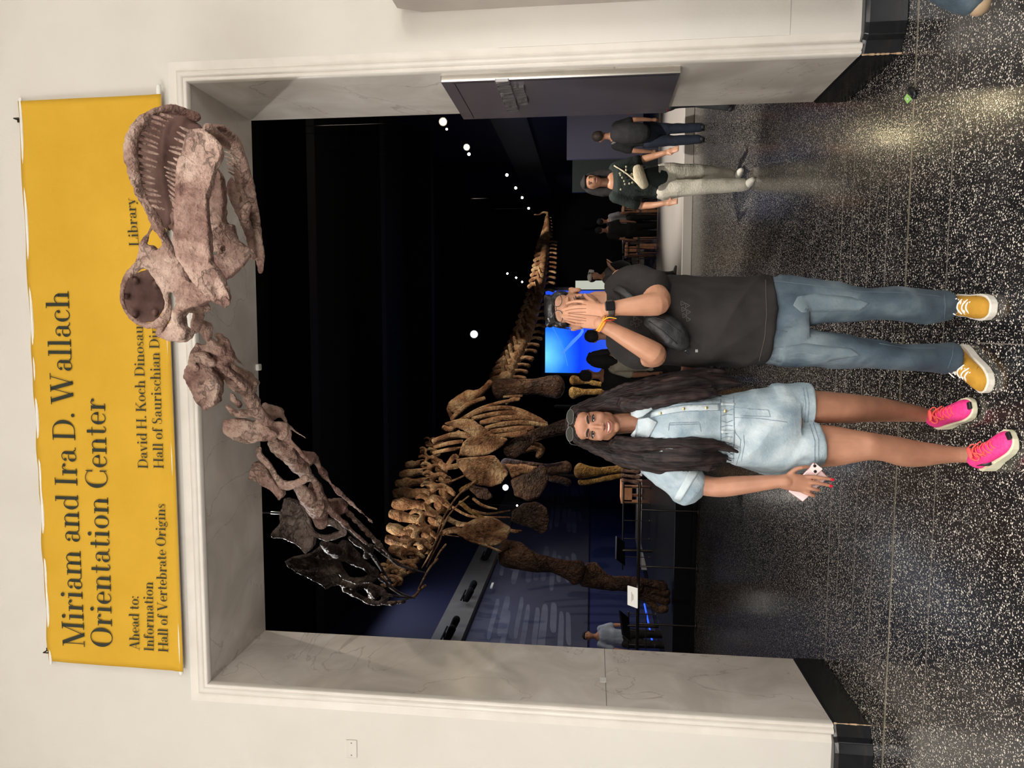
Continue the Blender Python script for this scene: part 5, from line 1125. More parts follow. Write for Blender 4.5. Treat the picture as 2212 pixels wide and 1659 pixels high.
# hair
m_hair = nmat('long_dark_brown_hair', [srgb(15, 10, 10), srgb(36, 25, 25), srgb(66, 49, 46)], 26, 6, .6, .3, 60, stops=[.38, .55, .8], dist=.004, stretch=(1.6, 1.2, .3), spec=.3)
random.seed(21); bm = B()
for q in (-1, 1):
    tube(bm, [HG.p(q*.012, .066, .080), HG.p(q*.035, .056, .068), HG.p(q*.056, .036, .042), HG.p(q*.068, .014, .002), HG.p(q*.074, .0, -.05)], [.012, .014, .015, .015, .02], 12, sub=3)
HG.e(bm, (0, -.034, .040), (.082, .098, .080)); HG.e(bm, (0, -.05, -.03), (.080, .075, .09))
L1 = [(1250, 940, 2.96, .04), (1300, 966, 2.95, .040), (1345, 976, 2.93, .044), (1400, 984, 2.90, .050), (1450, 982, 2.86, .052), (1500, 980, 2.84, .050), (1540, 985, 2.84, .032), (1562, 990, 2.84, .014)]
L2 = [(1280, 960, 2.95, .03), (1340, 988, 2.92, .034), (1400, 1000, 2.89, .034), (1450, 1002, 2.87, .032), (1490, 1004, 2.86, .022), (1530, 1010, 2.85, .012)]
L3 = [(1330, 960, 2.90, .03), (1390, 962, 2.86, .030), (1450, 956, 2.825, .026), (1505, 962, 2.81, .026), (1545, 962, 2.81, .018), (1575, 972, 2.81, .008)]
R1 = [(1250, 895, 2.96, .04), (1300, 874, 2.96, .036), (1345, 866, 2.95, .046), (1400, 852, 2.94, .055), (1450, 840, 2.93, .055), (1500, 832, 2.93, .052), (1545, 828, 2.93, .036), (1585, 826, 2.93, .016)]
R2 = [(1300, 868, 2.96, .03), (1350, 850, 2.95, .034), (1410, 832, 2.95, .036), (1470, 820, 2.95, .036), (1520, 812, 2.95, .028), (1560, 812, 2.95, .012)]
R3 = [(1345, 874, 2.90, .026), (1400, 870, 2.86, .028), (1440, 862, 2.84, .026), (1500, 852, 2.84, .028), (1540, 846, 2.85, .016)]
for c in (L1, L2, L3, R1, R2, R3): TP(bm, c, 4, 14)
locks = []
for c in (L1, L2, L3, R1, R2, R3):
    for _ in range(7):
        a = random.uniform(0, 6.28); b = random.uniform(1, 2.5); ph = random.uniform(0, 6)
        lk = []
        for i, p in enumerate(c):
            t = i/(len(c)-1); r = p[3]*.95; wv = .5*math.sin(ph+b*t*6)
            lk.append((p[0]+random.uniform(-4, 4)+t*random.uniform(-6, 22), p[1]+(r*math.cos(a+wv))/.00195+5*t*math.sin(ph+9*t), p[2]+r*.8*math.sin(a+wv), .009*(1-.75*t)+.0025))
        locks.append(lk)
for lk in locks: TP(bm, lk, 3, 7)
def strands(co, nm):                                  # lengthwise grooves
    th = np.arctan2(co[:, 1]-2.93, co[:, 0]+.41); g = np.sin(co[:, 0]*420+np.sin(co[:, 2]*16)*3)+np.sin(co[:, 1]*380+np.sin(co[:, 2]*13+1)*3)
    return co+nm*(g*.0011)[:, None]
hair = fuse('hair', bm, m_hair, G_, .0048, 2, .004, 22, 0, 0, strands)
hair['label'] = 'very long wavy dark brown hair over both shoulders'
random.seed(5)
for c in (L1, L2, L3, R1, R2, R3):
    bm = B()
    for _ in range(16):
        a = random.uniform(0, 6.28); ph = random.uniform(0, 6); fq = random.uniform(5, 9); lk = []
        e_ = random.uniform(-10, 26)
        for i, p in enumerate(c):
            t = i/(len(c)-1); r = p[3]*1.04+.002; wv = .3*math.sin(ph+fq*t)
            lk.append((p[0]+t*e_, p[1]+(r*math.cos(a+wv))/.00195, p[2]-abs(r*math.sin(a+wv)), .0013*(1-.6*t)))
        TP(bm, lk, 4, 5)
    o = obj('loose_hair', bm, m_hair, hair, True); o['kind'] = 'stuff'
# sunglasses on her head
m_gl = mat('smoky_lens', srgb(40, 42, 38), .06, spec=.8); m_gf = mat('clear_frame', srgb(96, 96, 92), .12, spec=.8)
SGp = thing('sunglasses', 'sunglasses pushed up on top of the long-haired woman\'s head', 'sunglasses', HG.p(0, .05, .11))
for q in (-1, 1):
    c = [HG.p(q*.035+.030*math.cos(t), .066-.012*math.sin(t)-.010*max(0, q*math.cos(t)), .098+.015*math.sin(t)-.002*abs(math.cos(t))) for t in [k*math.pi/9 for k in range(19)]]
    bm = B(); tube(bm, c, .0014, 8); obj('rim', bm, m_gf, SGp, True)
    bm = B(); f = [bm.verts.new(p) for p in c[:-1]]; bm.faces.new(f); o = obj('lens', bm, m_gl, SGp); s = o.modifiers.new('s', 'SOLIDIFY'); s.thickness = .0018
    bm = B(); tube(bm, [HG.p(q*.064, .057, .099), HG.p(q*.078, .035, .088), HG.p(q*.086, -.03, .045)], .0022, 8, sub=3); obj('temple_arm', bm, m_gf, SGp, True)
bm = B(); tube(bm, [HG.p(-.010, .070, .102), HG.p(0, .073, .105), HG.p(.010, .070, .102)], .0022, 8); obj('bridge', bm, m_gf, SGp, True)
# denim outfit
m_den = nmat('pale_denim', [srgb(122, 142, 154), srgb(156, 172, 181), srgb(194, 204, 209)], 9, 7, .8, .5, 130, stops=[.3, .5, .72], dist=.004, distort=.4)
m_denl = nmat('paler_denim', [srgb(164, 178, 186), srgb(196, 206, 210)], 14, 5, .8, .4, 140, dist=.003)
m_dend = nmat('stitched_denim_seam', [srgb(104, 124, 140), srgb(150, 166, 176)], 90, 4, .85, .5, 200, dist=.002)
def folds(seed, A, fz, fx=1, rot=.6, c=None):
    def fn(co, nm):
        x, y, z = co[:, 0], co[:, 1], co[:, 2]
        g = np.zeros(len(co))
        n = np.array([noise.noise(Vector((float(a)*fx*3+seed, float(b)*3, float(c_)*fz+float(a)*rot*fz))) for a, b, c_ in co])
        n2 = np.array([noise.noise(Vector((float(a)*22+seed, float(b)*22, float(c_)*15))) for a, b, c_ in co])
        return co+nm*(A*(1-np.abs(n)*2.6)*.9+A*.35*n2)[:, None]
    return fn
bm = B()
loft(bm, [(1378, 962, 866, 2.95, .06), (1392, 992, 846, 2.95, .085), (1410, 1000, 842, 2.94, .105), (1450, 1003, 840, 2.93, .122), (1500, 996, 842, 2.925, .118), (1540, 994, 850, 2.93, .112), (1556, 994, 854, 2.93, .108)])
loft(bm, [(1552, 992, 856, 2.93, .102), (1574, 996, 854, 2.93, .104), (1590, 1006, 850, 2.935, .118), (1640, 1022, 842, 2.94, .135), (1690, 1022, 834, 2.945, .138), (1715, 1020, 832, 2.95, .125)])
loft(bm, [(1670, 928, 832, 2.95, .112), (1712, 917, 830, 2.955, .108), (1748, 915, 829, 2.96, .105)], pw=2.2)
loft(bm, [(1680, 1020, 910, 2.935, .115), (1730, 1018, 910, 2.925, .112), (1771, 1002, 913, 2.92, .105, 1762)], pw=2.2)
TP(bm, [(1396, 978, 2.95, .062), (1425, 1006, 2.94, .070), (1462, 1030, 2.92, .080), (1484, 1048, 2.91, .086)], 3, 20, .9)
dress = fuse('denim_outfit', bm, m_den, G_, .0052, 3, 0, 0, 0, 0, folds(3, .0075, 8))
dress['label'] = 'pale washed denim shirt-and-shorts outfit'
td = tree_of(dress)
# cuff of the sleeve, waistband, hems
a = [(1500, 1010), (1513, 1030), (1468, 1088), (1452, 1070)]
patch('sleeve_cuff', td, [(1452, 1081), (1470, 1084), (1513, 1014), (1496, 1004)], m_denl, G_, .004, .004)
seam('waist_seam', td, [(1557, 990), (1556, 930), (1556, 862)], .0022, m_dend, G_, .001, 12)
seam('waist_seam', td, [(1584, 996), (1586, 930), (1584, 856)], .0022, m_dend, G_, .001, 12)
for k in range(11):
    y = 862+k*12; seam('waist_gather', td, [(1559, y), (1570, y+3*(-1)**k), (1582, y-2)], .0018, m_dend, G_, .0, 3)
for pts in ([(1745, 912), (1747, 870), (1741, 836)], [(1738, 912), (1740, 870), (1734, 838)], [(1757, 914), (1768, 950), (1768, 996)], [(1749, 916), (1760, 952), (1760, 996)]): seam('hem_seam', td, pts, .0016, m_dend, G_, .001, 10)
for pts in ([(1392, 905), (1428, 896), (1480, 888), (1556, 886)], [(1400, 888), (1428, 882), (1480, 874), (1556, 872)]): seam('button_placket', td, pts, .0018, m_dend, G_, .001, 10)
patch('front_placket', td, [(1404, 904), (1430, 896), (1480, 888), (1555, 886), (1555, 873), (1480, 875), (1430, 883), (1405, 890)], m_denl, G_, .0025, .002)
m_btn = mat('brass_button', srgb(210, 190, 140), .25, .9)
for q in ((1427, 893), (1477, 883), (1526, 881), (1567, 888)):
    h = hit(td, *q, .005)
    if h: bm = B(); ell(bm, h[0], (.0065, .003, .0065)); obj('button', bm, m_btn, G_, True)
for pts in ([(1444, 930), (1446, 914), (1510, 912), (1514, 932)], [(1446, 918), (1512, 916)], [(1590, 1004), (1598, 980), (1600, 950), (1586, 932)], [(1601, 996), (1608, 960), (1606, 940)], [(1586, 880), (1600, 882), (1660, 886), (1664, 900), (1600, 898)], [(1600, 1012), (1640, 1024), (1680, 1024)], [(1586, 902), (1640, 904), (1700, 912)], [(1400, 990), (1440, 985), (1500, 990)]):
    seam('stitched_seam', td, pts, .0013, m_dend, G_, .0008, 10)
patch('belt_loop', td, [(1557, 936), (1557, 930), (1588, 930), (1588, 936)], m_denl, G_, .004, .003)
patch('belt_loop', td, [(1557, 876), (1557, 870), (1588, 870), (1588, 876)], m_denl, G_, .004, .003)
# collar
for poly in ([(1364, 898, 2.88), (1362, 880, 2.90), (1372, 868, 2.90), (1398, 866, 2.86), (1410, 884, 2.83), (1388, 900, 2.84), (1376, 903, 2.84)], [(1378, 906, 2.84), (1372, 928, 2.86), (1362, 940, 2.90), (1372, 950, 2.90), (1402, 944, 2.84), (1420, 912, 2.82), (1400, 902, 2.82)]):
    bm = B(); plate(bm, [P(*q) for q in poly], .006, taper=.97); obj('collar', bm, m_denl, G_, True)
# phone
PH = thing('smartphone', 'pale pink phone with two lenses in the long-haired woman\'s hand', 'phone', P(1750, 1040, 2.80))
c = [P(1757, 1000, 2.79), P(1788, 1031, 2.79), P(1734, 1083, 2.80), P(1703, 1061, 2.80)]
bm = B(); plate(bm, c, .009, taper=1); obj('phone_body', bm, mat('pale_pink_glass', srgb(238, 208, 208), .15), PH, False, .003)
ce = sum(c, Vector())/4; bm = B(); cc = [ce+(q-ce)*1.03 for q in c]; plate(bm, [q+Vector((0, .001, 0)) for q in cc], .0075, taper=1); obj('phone_frame', bm, mat('rose_gold_frame', srgb(214, 150, 140), .2, .7), PH, False, .003)
f = lambda u, v: c[0].lerp(c[1], u).lerp(c[3].lerp(c[2], u), v)+Vector((0, -.0075, 0))
bm = B(); plate(bm, [P(x, y, 2.7835) for x, y in ((1748, 1013), (1762, 1001), (1777, 1013), (1762, 1027))], .003, taper=1); cm_ = obj('camera_bump', bm, mat('pale_pink_plastic', srgb(240, 214, 212), .3), PH, False, .001)
for q in ((1760, 1006.5), (1761, 1018.5)): bm = B(); ell(bm, P(*q, 2.7815), (.0062, .002, .0062)); obj('camera_lens', bm, mat('black_lens', (.01, .01, .012), .08), PH, True)
# trainers
m_pink = nmat('hot_pink_mesh', [srgb(236, 40, 128), srgb(246, 70, 150)], 120, 3, .6, .4, 400, dist=.002); m_sole = nmat('cream_foam_sole', [srgb(222, 220, 188), srgb(236, 232, 206)], 20, 3, .5, .1); m_coral = mat('coral_laces', srgb(250, 96, 92), .6)
m_blk = mat('black_print', (.012, .012, .014), .4)
for nm_, hl, te, sd in (('a', PZ(2143, 1003), PZ(2203, 941), 1), ('b', PZ(2046, 912), PZ(2116, 876), 1)):
    T, W, tz = shoe(G_, hl+Vector((0, .0, 0)), te, .096, 1.05, (m_pink, m_sole, m_coral), 'running_shoe', 'run')
    bm = B(); tube(bm, [W(.30, 0, .09), W(.36, 0, .115), W(.40, 0, .112)], [(.028, .006), (.026, .005), (.022, .004)], 12, sub=2, up=(0, 0, 1)); obj('tongue', bm, m_coral, T, True)
    bm = B(); box(bm, W(.985, 0, .036), (.020, .030, .012), Matrix.Rotation(math.atan2((te-hl).y, (te-hl).x), 3, 'Z')); obj('toe_patch', bm, m_blk, T, False, .004)
    tt = tree_of([ch for ch in T.children if ch.name.startswith('upper')][0])
    if nm_ == 'a':
        pts = [(2116, 996), (2136, 1003), (2152, 994), (2160, 988), (2150, 989), (2140, 992), (2126, 997)]
        W2 = [hit(tt, (2110+k*6.2), 1006-.9*k-.0*k, .002) for k in range(9)]
        W3 = [h[0] for h in W2 if h]
        if len(W3) > 2: bm = B(); n = len(W3); tube(bm, W3, [(.001+.007*math.sin(math.pi*min(1, (k/n)**1.5)), .0015) for k in range(n)], 8, up=(0, 1, 0)); obj('side_mark', bm, m_blk, T, True)
# ---------------------------------------------------------------- the man covering his face
M_ = thing('person', 'man in a black T-shirt and blue jeans covering his face with both hands', 'person', (0.0, 3.03, 0))
HM = Head(P(1240, 667, 3.045), yaw=2, pitch=0, roll=-4, k=1.04)
bm = B(); HM.build(bm)
for q in (-1, 1): HM.e(bm, (q*.082, -.018, -.008), (.006, .016, .027)); HM.e(bm, (q*.086, -.022, .006), (.006, .012, .014))
TP(bm, [(1285, 660, 3.09, .062), (1315, 660, 3.08, .064), (1335, 662, 3.07, .075)])
loft(bm, [(1330, 740, 610, 3.07, .06), (1400, 765, 615, 3.05, .09), (1500, 770, 618, 3.04, .10), (1600, 770, 615, 3.04, .11), (1700, 770, 612, 3.04, .11)])
loft(bm, [(1680, 770, 725, 3.03, .07), (1850, 782, 748, 3.0, .05), (2050, 786, 760, 3.02, .04)]); loft(bm, [(1680, 690, 625, 3.04, .07), (1850, 672, 640, 3.01, .05), (2050, 672, 648, 3.05, .04)])
# his left arm (right in the upright picture)
TP(bm, [(1345, 610, 3.06, .060), (1385, 622, 3.00, .056), (1418, 640, 2.90, .050), (1421, 655, 2.85, .048), (1400, 658, 2.835, .046), (1365, 662, 2.825, .038), (1335, 665, 2.82, .031), (1312, 668, 2.815, .0285)], 3, 18)
# his right arm
TP(bm, [(1345, 746, 3.06, .052), (1385, 763, 3.00, .052), (1410, 768, 2.92, .050), (1412, 764, 2.86, .048), (1396, 754, 2.845, .045), (1362, 735, 2.83, .038), (1325, 714, 2.82, .030), (1298, 699, 2.815, .028)], 3, 18)
QM = lambda X, Y, D_: (1170+X/11.06, 590+Y/11.06, D_)
def palm(a, b, w0, w1, flat=.42): TP(bm, [(*a, w0), (*[(a[i]+b[i])/2 for i in range(3)], (w0+w1)/2*1.02), (*b, w1)], 2, 16, flat)
palm(QM(1480, 900, 2.815), QM(1060, 850, 2.865), .027, .034, .55); palm(QM(1360, 1180, 2.82), QM(1020, 1130, 2.865), .027, .032, .55)
fingers(bm, [[QM(1100, 715, 2.868), QM(950, 680, 2.875), QM(780, 680, 2.888), QM(610, 725, 2.905)], [QM(1060, 800, 2.862), QM(900, 795, 2.866), QM(700, 825, 2.878), QM(505, 870, 2.905)],
             [QM(1050, 890, 2.86), QM(900, 895, 2.864), QM(720, 905, 2.876), QM(550, 935, 2.9)], [QM(1070, 970, 2.862), QM(930, 965, 2.866), QM(780, 962, 2.876), QM(650, 975, 2.892)]], .0079)
fingers(bm, [[QM(1320, 780, 2.83), QM(1200, 660, 2.87), QM(1110, 600, 2.9), QM(1040, 520, 2.93)]], .0100)
fingers(bm, [[QM(1040, 1045, 2.862), QM(860, 1020, 2.866), QM(700, 995, 2.878), QM(520, 985, 2.905)], [QM(1040, 1110, 2.862), QM(850, 1085, 2.866), QM(660, 1055, 2.878), QM(490, 1035, 2.905)],
             [QM(1020, 1180, 2.866), QM(850, 1160, 2.872), QM(700, 1125, 2.886), QM(550, 1085, 2.905)], [QM(1000, 1240, 2.875), QM(860, 1230, 2.885), QM(740, 1200, 2.9), QM(600, 1150, 2.92)]], .0070)
def cut_man(co, nm): return HM.socket()(co, nm)
body_m = fuse('body', bm, m_skm, M_, .0034, 1, 0, 0, 0, 0, cut_man, .4)
for q in (-1, 1):
    bm = B(); tube(bm, [HM.p(q*(.031+u*.015), .0835-.0062*u*u, -.001-.004*(1-u*u)) for u in (-1, -.5, 0, .5, 1)], [.0006, .0014, .0016, .0014, .0006], 8, sub=2); obj('closed_eyelashes', bm, m_hairdk, M_, True)
tm = tree_of(body_m)
# dark lines painting the shade between the fingers
m_finger_shade = mat('finger_shade_line', srgb(120, 74, 54), .8)
for pts in (((1060, 760), (860, 735), (700, 750), (600, 790)), ((1060, 845), (880, 845), (700, 868), (560, 905)), ((1060, 930), (880, 932), (640, 948)), ((1400, 1040), (1200, 1015), (900, 985), (640, 965)), ((1060, 1085), (850, 1050), (640, 1020)), ((1060, 1140), (850, 1120), (640, 1085)), ((1000, 1210), (850, 1195), (680, 1150))):
    seam('finger_shade_line', tm, [QM(a, b, 0)[:2] for a, b in pts], .0011, m_finger_shade, body_m, .0, 5)
# hair, beard stubble
m_bh = nmat('glossy_black_hair', [(.004, .004, .005), (.012, .011, .013)], 40, 5, .28, .4, 90, dist=.004, stretch=(1, 1, .3), spec=.6)
bm = B(); HM.e(bm, (0, -.022, .056), (.078, .098, .068)); HM.e(bm, (0, -.052, .01), (.076, .078, .085)); HM.e(bm, (.0, .020, .090), (.062, .062, .035))
for q in (-1, 1): HM.e(bm, (q*.064, .004, .052), (.014, .040, .034))
for k in range(9): u = -1+k/4; tube(bm, [HM.p(u*.045, .066-.02*u*u, .082), HM.p(u*.055, .02, .112), HM.p(u*.06, -.05, .105)], [.008, .012, .012], 8, sub=3)
hm = fuse('hair', bm, m_bh, M_, .005, 2, .002, 60)
m_stub = nmat('short_dark_stubble', [srgb(110, 78, 66), srgb(66, 48, 44)], 60, 5, .8, .2, 200)
patch('stubble', tm, [QM(a, b, 0)[:2] for a, b in ((780, 480), (960, 500), (1040, 560), (1080, 620), (960, 630), (790, 640))], m_stub, M_, .0012, .001)
# glasses
m_fr = mat('thin_dark_frame', (.02, .018, .018), .25, .3); m_cl = bpy.data.materials.new('clear_lens'); m_cl.use_nodes = True
b = m_cl.node_tree.nodes['Principled BSDF']; b.inputs['Transmission Weight'].default_value = 1; b.inputs['Roughness'].default_value = .02; b.inputs['IOR'].default_value = 1.08; b.inputs['Base Color'].default_value = (.95, .97, 1, 1)
GL = thing('eyeglasses', 'thin dark round-rimmed glasses on the man covering his face', 'glasses', HM.p(0, .10, .064))
for q in (-1, 1):
    c = [HM.p(q*.033+.026*math.cos(t), .094-.006*math.sin(t)-.006*max(0, q*math.cos(t)), .064+.0195*math.sin(t)) for t in [k*math.pi/12 for k in range(25)]]
    bm = B(); tube(bm, c, .0015, 8); obj('rim', bm, m_fr, GL, True)
    bm = B(); f = [bm.verts.new(p) for p in c[:-1]]; bm.faces.new(f); o = obj('lens', bm, m_cl, GL); s = o.modifiers.new('s', 'SOLIDIFY'); s.thickness = .001
    bm = B(); tube(bm, [HM.p(q*.058, .086, .070), HM.p(q*.076, .06, .060), HM.p(q*.083, -.01, .022)], .0022, 8, sub=2); obj('temple_arm', bm, m_fr, GL, True)
bm = B(); tube(bm, [HM.p(-.008, .094, .068), HM.p(0, .096, .071), HM.p(.008, .094, .068)], .0015, 8); obj('bridge', bm, m_fr, GL, True)
# T-shirt
m_tee = nmat('black_cotton', [srgb(34, 32, 32), srgb(48, 45, 44)], 6, 5, .85, .4, 180, dist=.002, spec=.2)
bm = B()
loft(bm, [(1314, 700, 632, 3.08, .06), (1322, 732, 606, 3.08, .085), (1336, 764, 586, 3.07, .105), (1385, 780, 594, 3.05, .122), (1440, 786, 598, 3.045, .132), (1520, 790, 599, 3.04, .138), (1590, 790, 598, 3.04, .142), (1640, 786, 597, 3.04, .142), (1648, 784, 597, 3.04, .14, 1664)])
TP(bm, [(1338, 622, 3.07, .062), (1362, 610, 3.04, .070), (1390, 614, 3.00, .074), (1408, 624, 2.96, .076)], 3, 20, .95)
TP(bm, [(1338, 736, 3.07, .062), (1360, 749, 3.04, .070), (1386, 760, 2.99, .074)], 3, 20, .95)
tee = fuse('t_shirt', bm, m_tee, M_, .0055, 3, 0, 0, 0, 0, folds(7, .011, 7, 1, .9))
tt = tree_of(tee)
seam('hem_seam', tt, [(1640, 780), (1652, 730), (1656, 680), (1654, 604)], .0016, mat('dark_thread', srgb(70, 66, 62), .8), M_, .001, 12)
seam('collar_rib', tt, [(1330, 690), (1342, 676), (1345, 660), (1338, 640), (1326, 630)], .004, m_tee, M_, .0, 5)
# lace-like grey print
m_pr = mat('grey_print', srgb(120, 116, 110), .6); bm = B(); random.seed(3)
def squig(cx_, cy_, r):
    W = []
    for k in range(13):
        t = k*math.pi/6; rr = r*(.7+.3*math.cos(3*t)); h = hit(tt, cx_+rr*math.cos(t), cy_+rr*math.sin(t), .001)
        if h: W.append(h[0])
    if len(W) > 3: bm = B(); tube(bm, W, .0010, 5); obj('print_motif', bm, mat('dim_grey_print', srgb(98, 94, 90), .7), tee, True)
for cx_, cy_ in ((1474, 655), (1484, 660), (1476, 668), (1486, 674), (1478, 682), (1486, 690), (1372, 688), (1382, 694), (1376, 702), (1366, 698)): squig(cx_, cy_, 5.5)
# sling bag
m_bag = nmat('black_nylon', [(.010, .010, .011), (.022, .021, .022)], 30, 4, .5, .5, 60, dist=.006)
SB = thing('sling_bag', 'small black sling bag across the chest of the man in the black T-shirt', 'bag', P(1440, 720, 2.88))
bm = B(); TP(bm, [(1402, 688, 2.90, .040), (1425, 702, 2.885, .054), (1452, 722, 2.885, .056), (1478, 744, 2.90, .034)], 3, 18, .62)
bg = fuse('bag_body', bm, m_bag, SB, .005, 3, .010, 15); tb = tree_of(bg)
seam('zip', tb, [(1402, 694), (1430, 714), (1462, 742)], .0022, mat('zip_black', (.03, .03, .032), .25, .5), SB, .001, 8)
seam('pocket_edge', tb, [(1404, 682), (1436, 692), (1470, 718)], .0022, m_bag, SB, .002, 8)
bm = B(); TP(bm, [(1476, 744, 2.92, .017), (1492, 760, 2.94, .016), (1505, 776, 2.99, .015), (1512, 792, 3.08, .014)], 3, 10, .35); obj('strap', bm, m_bag, SB, True)
bm = B(); TP(bm, [(1404, 690, 2.90, .014), (1380, 660, 2.90, .014), (1350, 632, 2.93, .014), (1330, 622, 2.97, .014), (1322, 622, 3.06, .014)], 3, 10, .35); obj('strap', bm, m_bag, SB, True)
bm = B(); box(bm, P(1479, 755, 2.912), (.014, .006, .012)); box(bm, P(1505, 758, 2.898), (.012, .003, .010)); obj('buckle', bm, mat('bright_steel', srgb(190, 196, 192), .3, .9), SB, False, .001)
# watch and thread bracelet
WT = thing('wristwatch', 'black square smart watch on the left wrist of the man covering his face', 'watch', P(1320, 664, 2.79))
a, b_ = P(1328, 666, 2.818), P(1308, 668, 2.813); ax = (a-b_).normalized(); sd = ax.cross(Vector((0, 1, 0))).normalized(); md = (a+b_)/2; fr_ = sd.cross(ax)
bm = B(); tube(bm, [md+(fr_*math.cos(t)+sd*math.sin(t))*.0335 for t in [k*math.pi/10 for k in range(21)]], [(.002, .013)]*21, 8, up=ax); obj('watch_band', bm, mat('dark_grey_band', srgb(62, 56, 50), .6), WT, True)
o_ = Vector((0, -1, 0)); bm = B(); c = md+o_*.034+sd*(.010 if sd.x > 0 else -.010); Rm = Matrix((sd, o_, ax)).transposed()
box(bm, c, (.036, .011, .040), Rm); obj('watch_case', bm, mat('dark_steel_case', srgb(34, 34, 36), .2, .8), WT, False, .004)
bm = B(); box(bm, c+o_*.006, (.031, .002, .035), Rm); obj('watch_face', bm, mat('black_glass', (.006, .006, .008), .05), WT, False, .001)
BR = thing('bracelet', 'orange and yellow thread bracelet on the right wrist of the man covering his face', 'bracelet', P(1296, 698, 2.79))
md = P(1300, 700, 2.815); ax = (P(1325, 714, 2.82)-P(1298, 699, 2.815)).normalized(); sd = ax.cross(Vector((0, 1, 0))).normalized(); fr_ = sd.cross(ax)
for k, (off, m) in enumerate(((-.006, 'yellow'), (-.002, 'orange'), (.002, 'yellow'), (.006, 'orange'))):
    bm = B(); tube(bm, [md+ax*off+(fr_*math.cos(t)+sd*math.sin(t))*.0315 for t in [q*math.pi/10 for q in range(21)]], .0026, 8, up=ax)
    obj('thread_loop', bm, mat(m+'_thread', srgb(232, 176, 50) if m == 'yellow' else srgb(222, 120, 40), .7), BR, True)
bm = B(); tube(bm, [P(1303, 693, 2.785), P(1314, 686, 2.78), P(1331, 688, 2.785)], .0022, 6, sub=3); obj('thread_end', bm, mat('yellow_thread', srgb(232, 176, 50), .7), BR, True)
bm = B(); tube(bm, [P(1304, 694, 2.785), P(1314, 692, 2.783), P(1327, 691, 2.788)], .0018, 6, sub=3); obj('thread_end', bm, mat('red_thread', srgb(200, 40, 36), .7), BR, True)
# jeans
m_jean = nmat('washed_blue_denim', [srgb(50, 64, 76), srgb(76, 91, 102), srgb(120, 132, 138)], 5, 6, .85, .5, 160, stops=[.32, .5, .7], dist=.003, distort=.3)
m_fade = nmat('faded_denim', [srgb(84, 99, 110), srgb(112, 124, 130)], 12, 6, .85, .4, 160, dist=.003)
bm = B()
loft(bm, [(1612, 774, 610, 3.04, .11), (1655, 782, 603, 3.04, .122), (1712, 790, 597, 3.035, .125), (1730, 790, 598, 3.03, .11)])
loft(bm, [(1680, 788, 704, 3.03, .105), (1730, 790, 709, 3.02, .105), (1790, 792, 720, 3.01, .10), (1850, 796, 730, 3.0, .092), (1900, 800, 738, 2.99, .09), (1950, 804, 743, 2.99, .092), (2010, 805, 742, 3.0, .088), (2046, 802, 740, 3.0, .086), (2052, 800, 740, 3.0, .086, 2062)], pw=2.1)
loft(bm, [(1680, 708, 597, 3.04, .105), (1730, 705, 598, 3.03, .105), (1790, 697, 608, 3.02, .10), (1850, 690, 618, 3.01, .092), (1900, 688, 622, 3.01, .088), (1950, 692, 623, 3.02, .09), (2000, 697, 626, 3.04, .09), (2030, 694, 629, 3.05, .088), (2046, 690, 632, 3.05, .082)], pw=2.1)
jeans = fuse('jeans', bm, m_jean, M_, .0055, 2, 0, 0, 0, 0, folds(11, .009, 6, 1, 1.2)); tj = tree_of(jeans)
for pts in ([(1668, 606), (1760, 616), (1860, 630), (1960, 632), (2030, 640)], [(1650, 705), (1710, 707)], [(1900, 742), (1960, 752), (2020, 752)], [(1660, 712), (1700, 716)], [(2040, 690), (2042, 660), (2040, 636)], [(2048, 796), (2058, 768), (2060, 744)]): seam('jeans_seam', tj, pts, .0013, mat('jeans_thread', srgb(84, 98, 110), .8), jeans, .001, 12)
patch('faded_thigh', tj, [(1712, 660), (1722, 640), (1760, 632), (1840, 640), (1880, 655), (1860, 672), (1780, 676), (1730, 675)], m_fade, jeans, .0008, .0006)
patch('faded_thigh', tj, [(1640, 770), (1660, 752), (1740, 740), (1840, 752), (1860, 768), (1780, 784), (1680, 784)], m_fade, jeans, .0008, .0006)
m_yel = nmat('mustard_suede', [srgb(176, 128, 36), srgb(196, 146, 48)], 30, 5, .8, .2, 120, dist=.002); m_wh = nmat('white_rubber', [srgb(222, 216, 204), srgb(236, 232, 222)], 20, 3, .5, .1); m_lace = mat('white_laces', srgb(240, 238, 232), .7)
for hl, te in ((PZ(2072, 658), PZ(2157, 666)), (PZ(2084, 758), PZ(2148, 838))):
    T, W, tz = shoe(M_, hl, te, .106, 1.12, (m_yel, m_wh, m_lace), 'canvas_shoe')
    for x in (.80,):
        bm = B(); tube(bm, [W(x-.1, -.045, .04), W(x-.02, -.03, .052), W(x, 0, .055), W(x-.02, .03, .052), W(x-.1, .045, .04)], .0012, 6, sub=3); obj('stitching', bm, mat('dark_mustard_thread', srgb(140, 96, 20), .8), T, True)
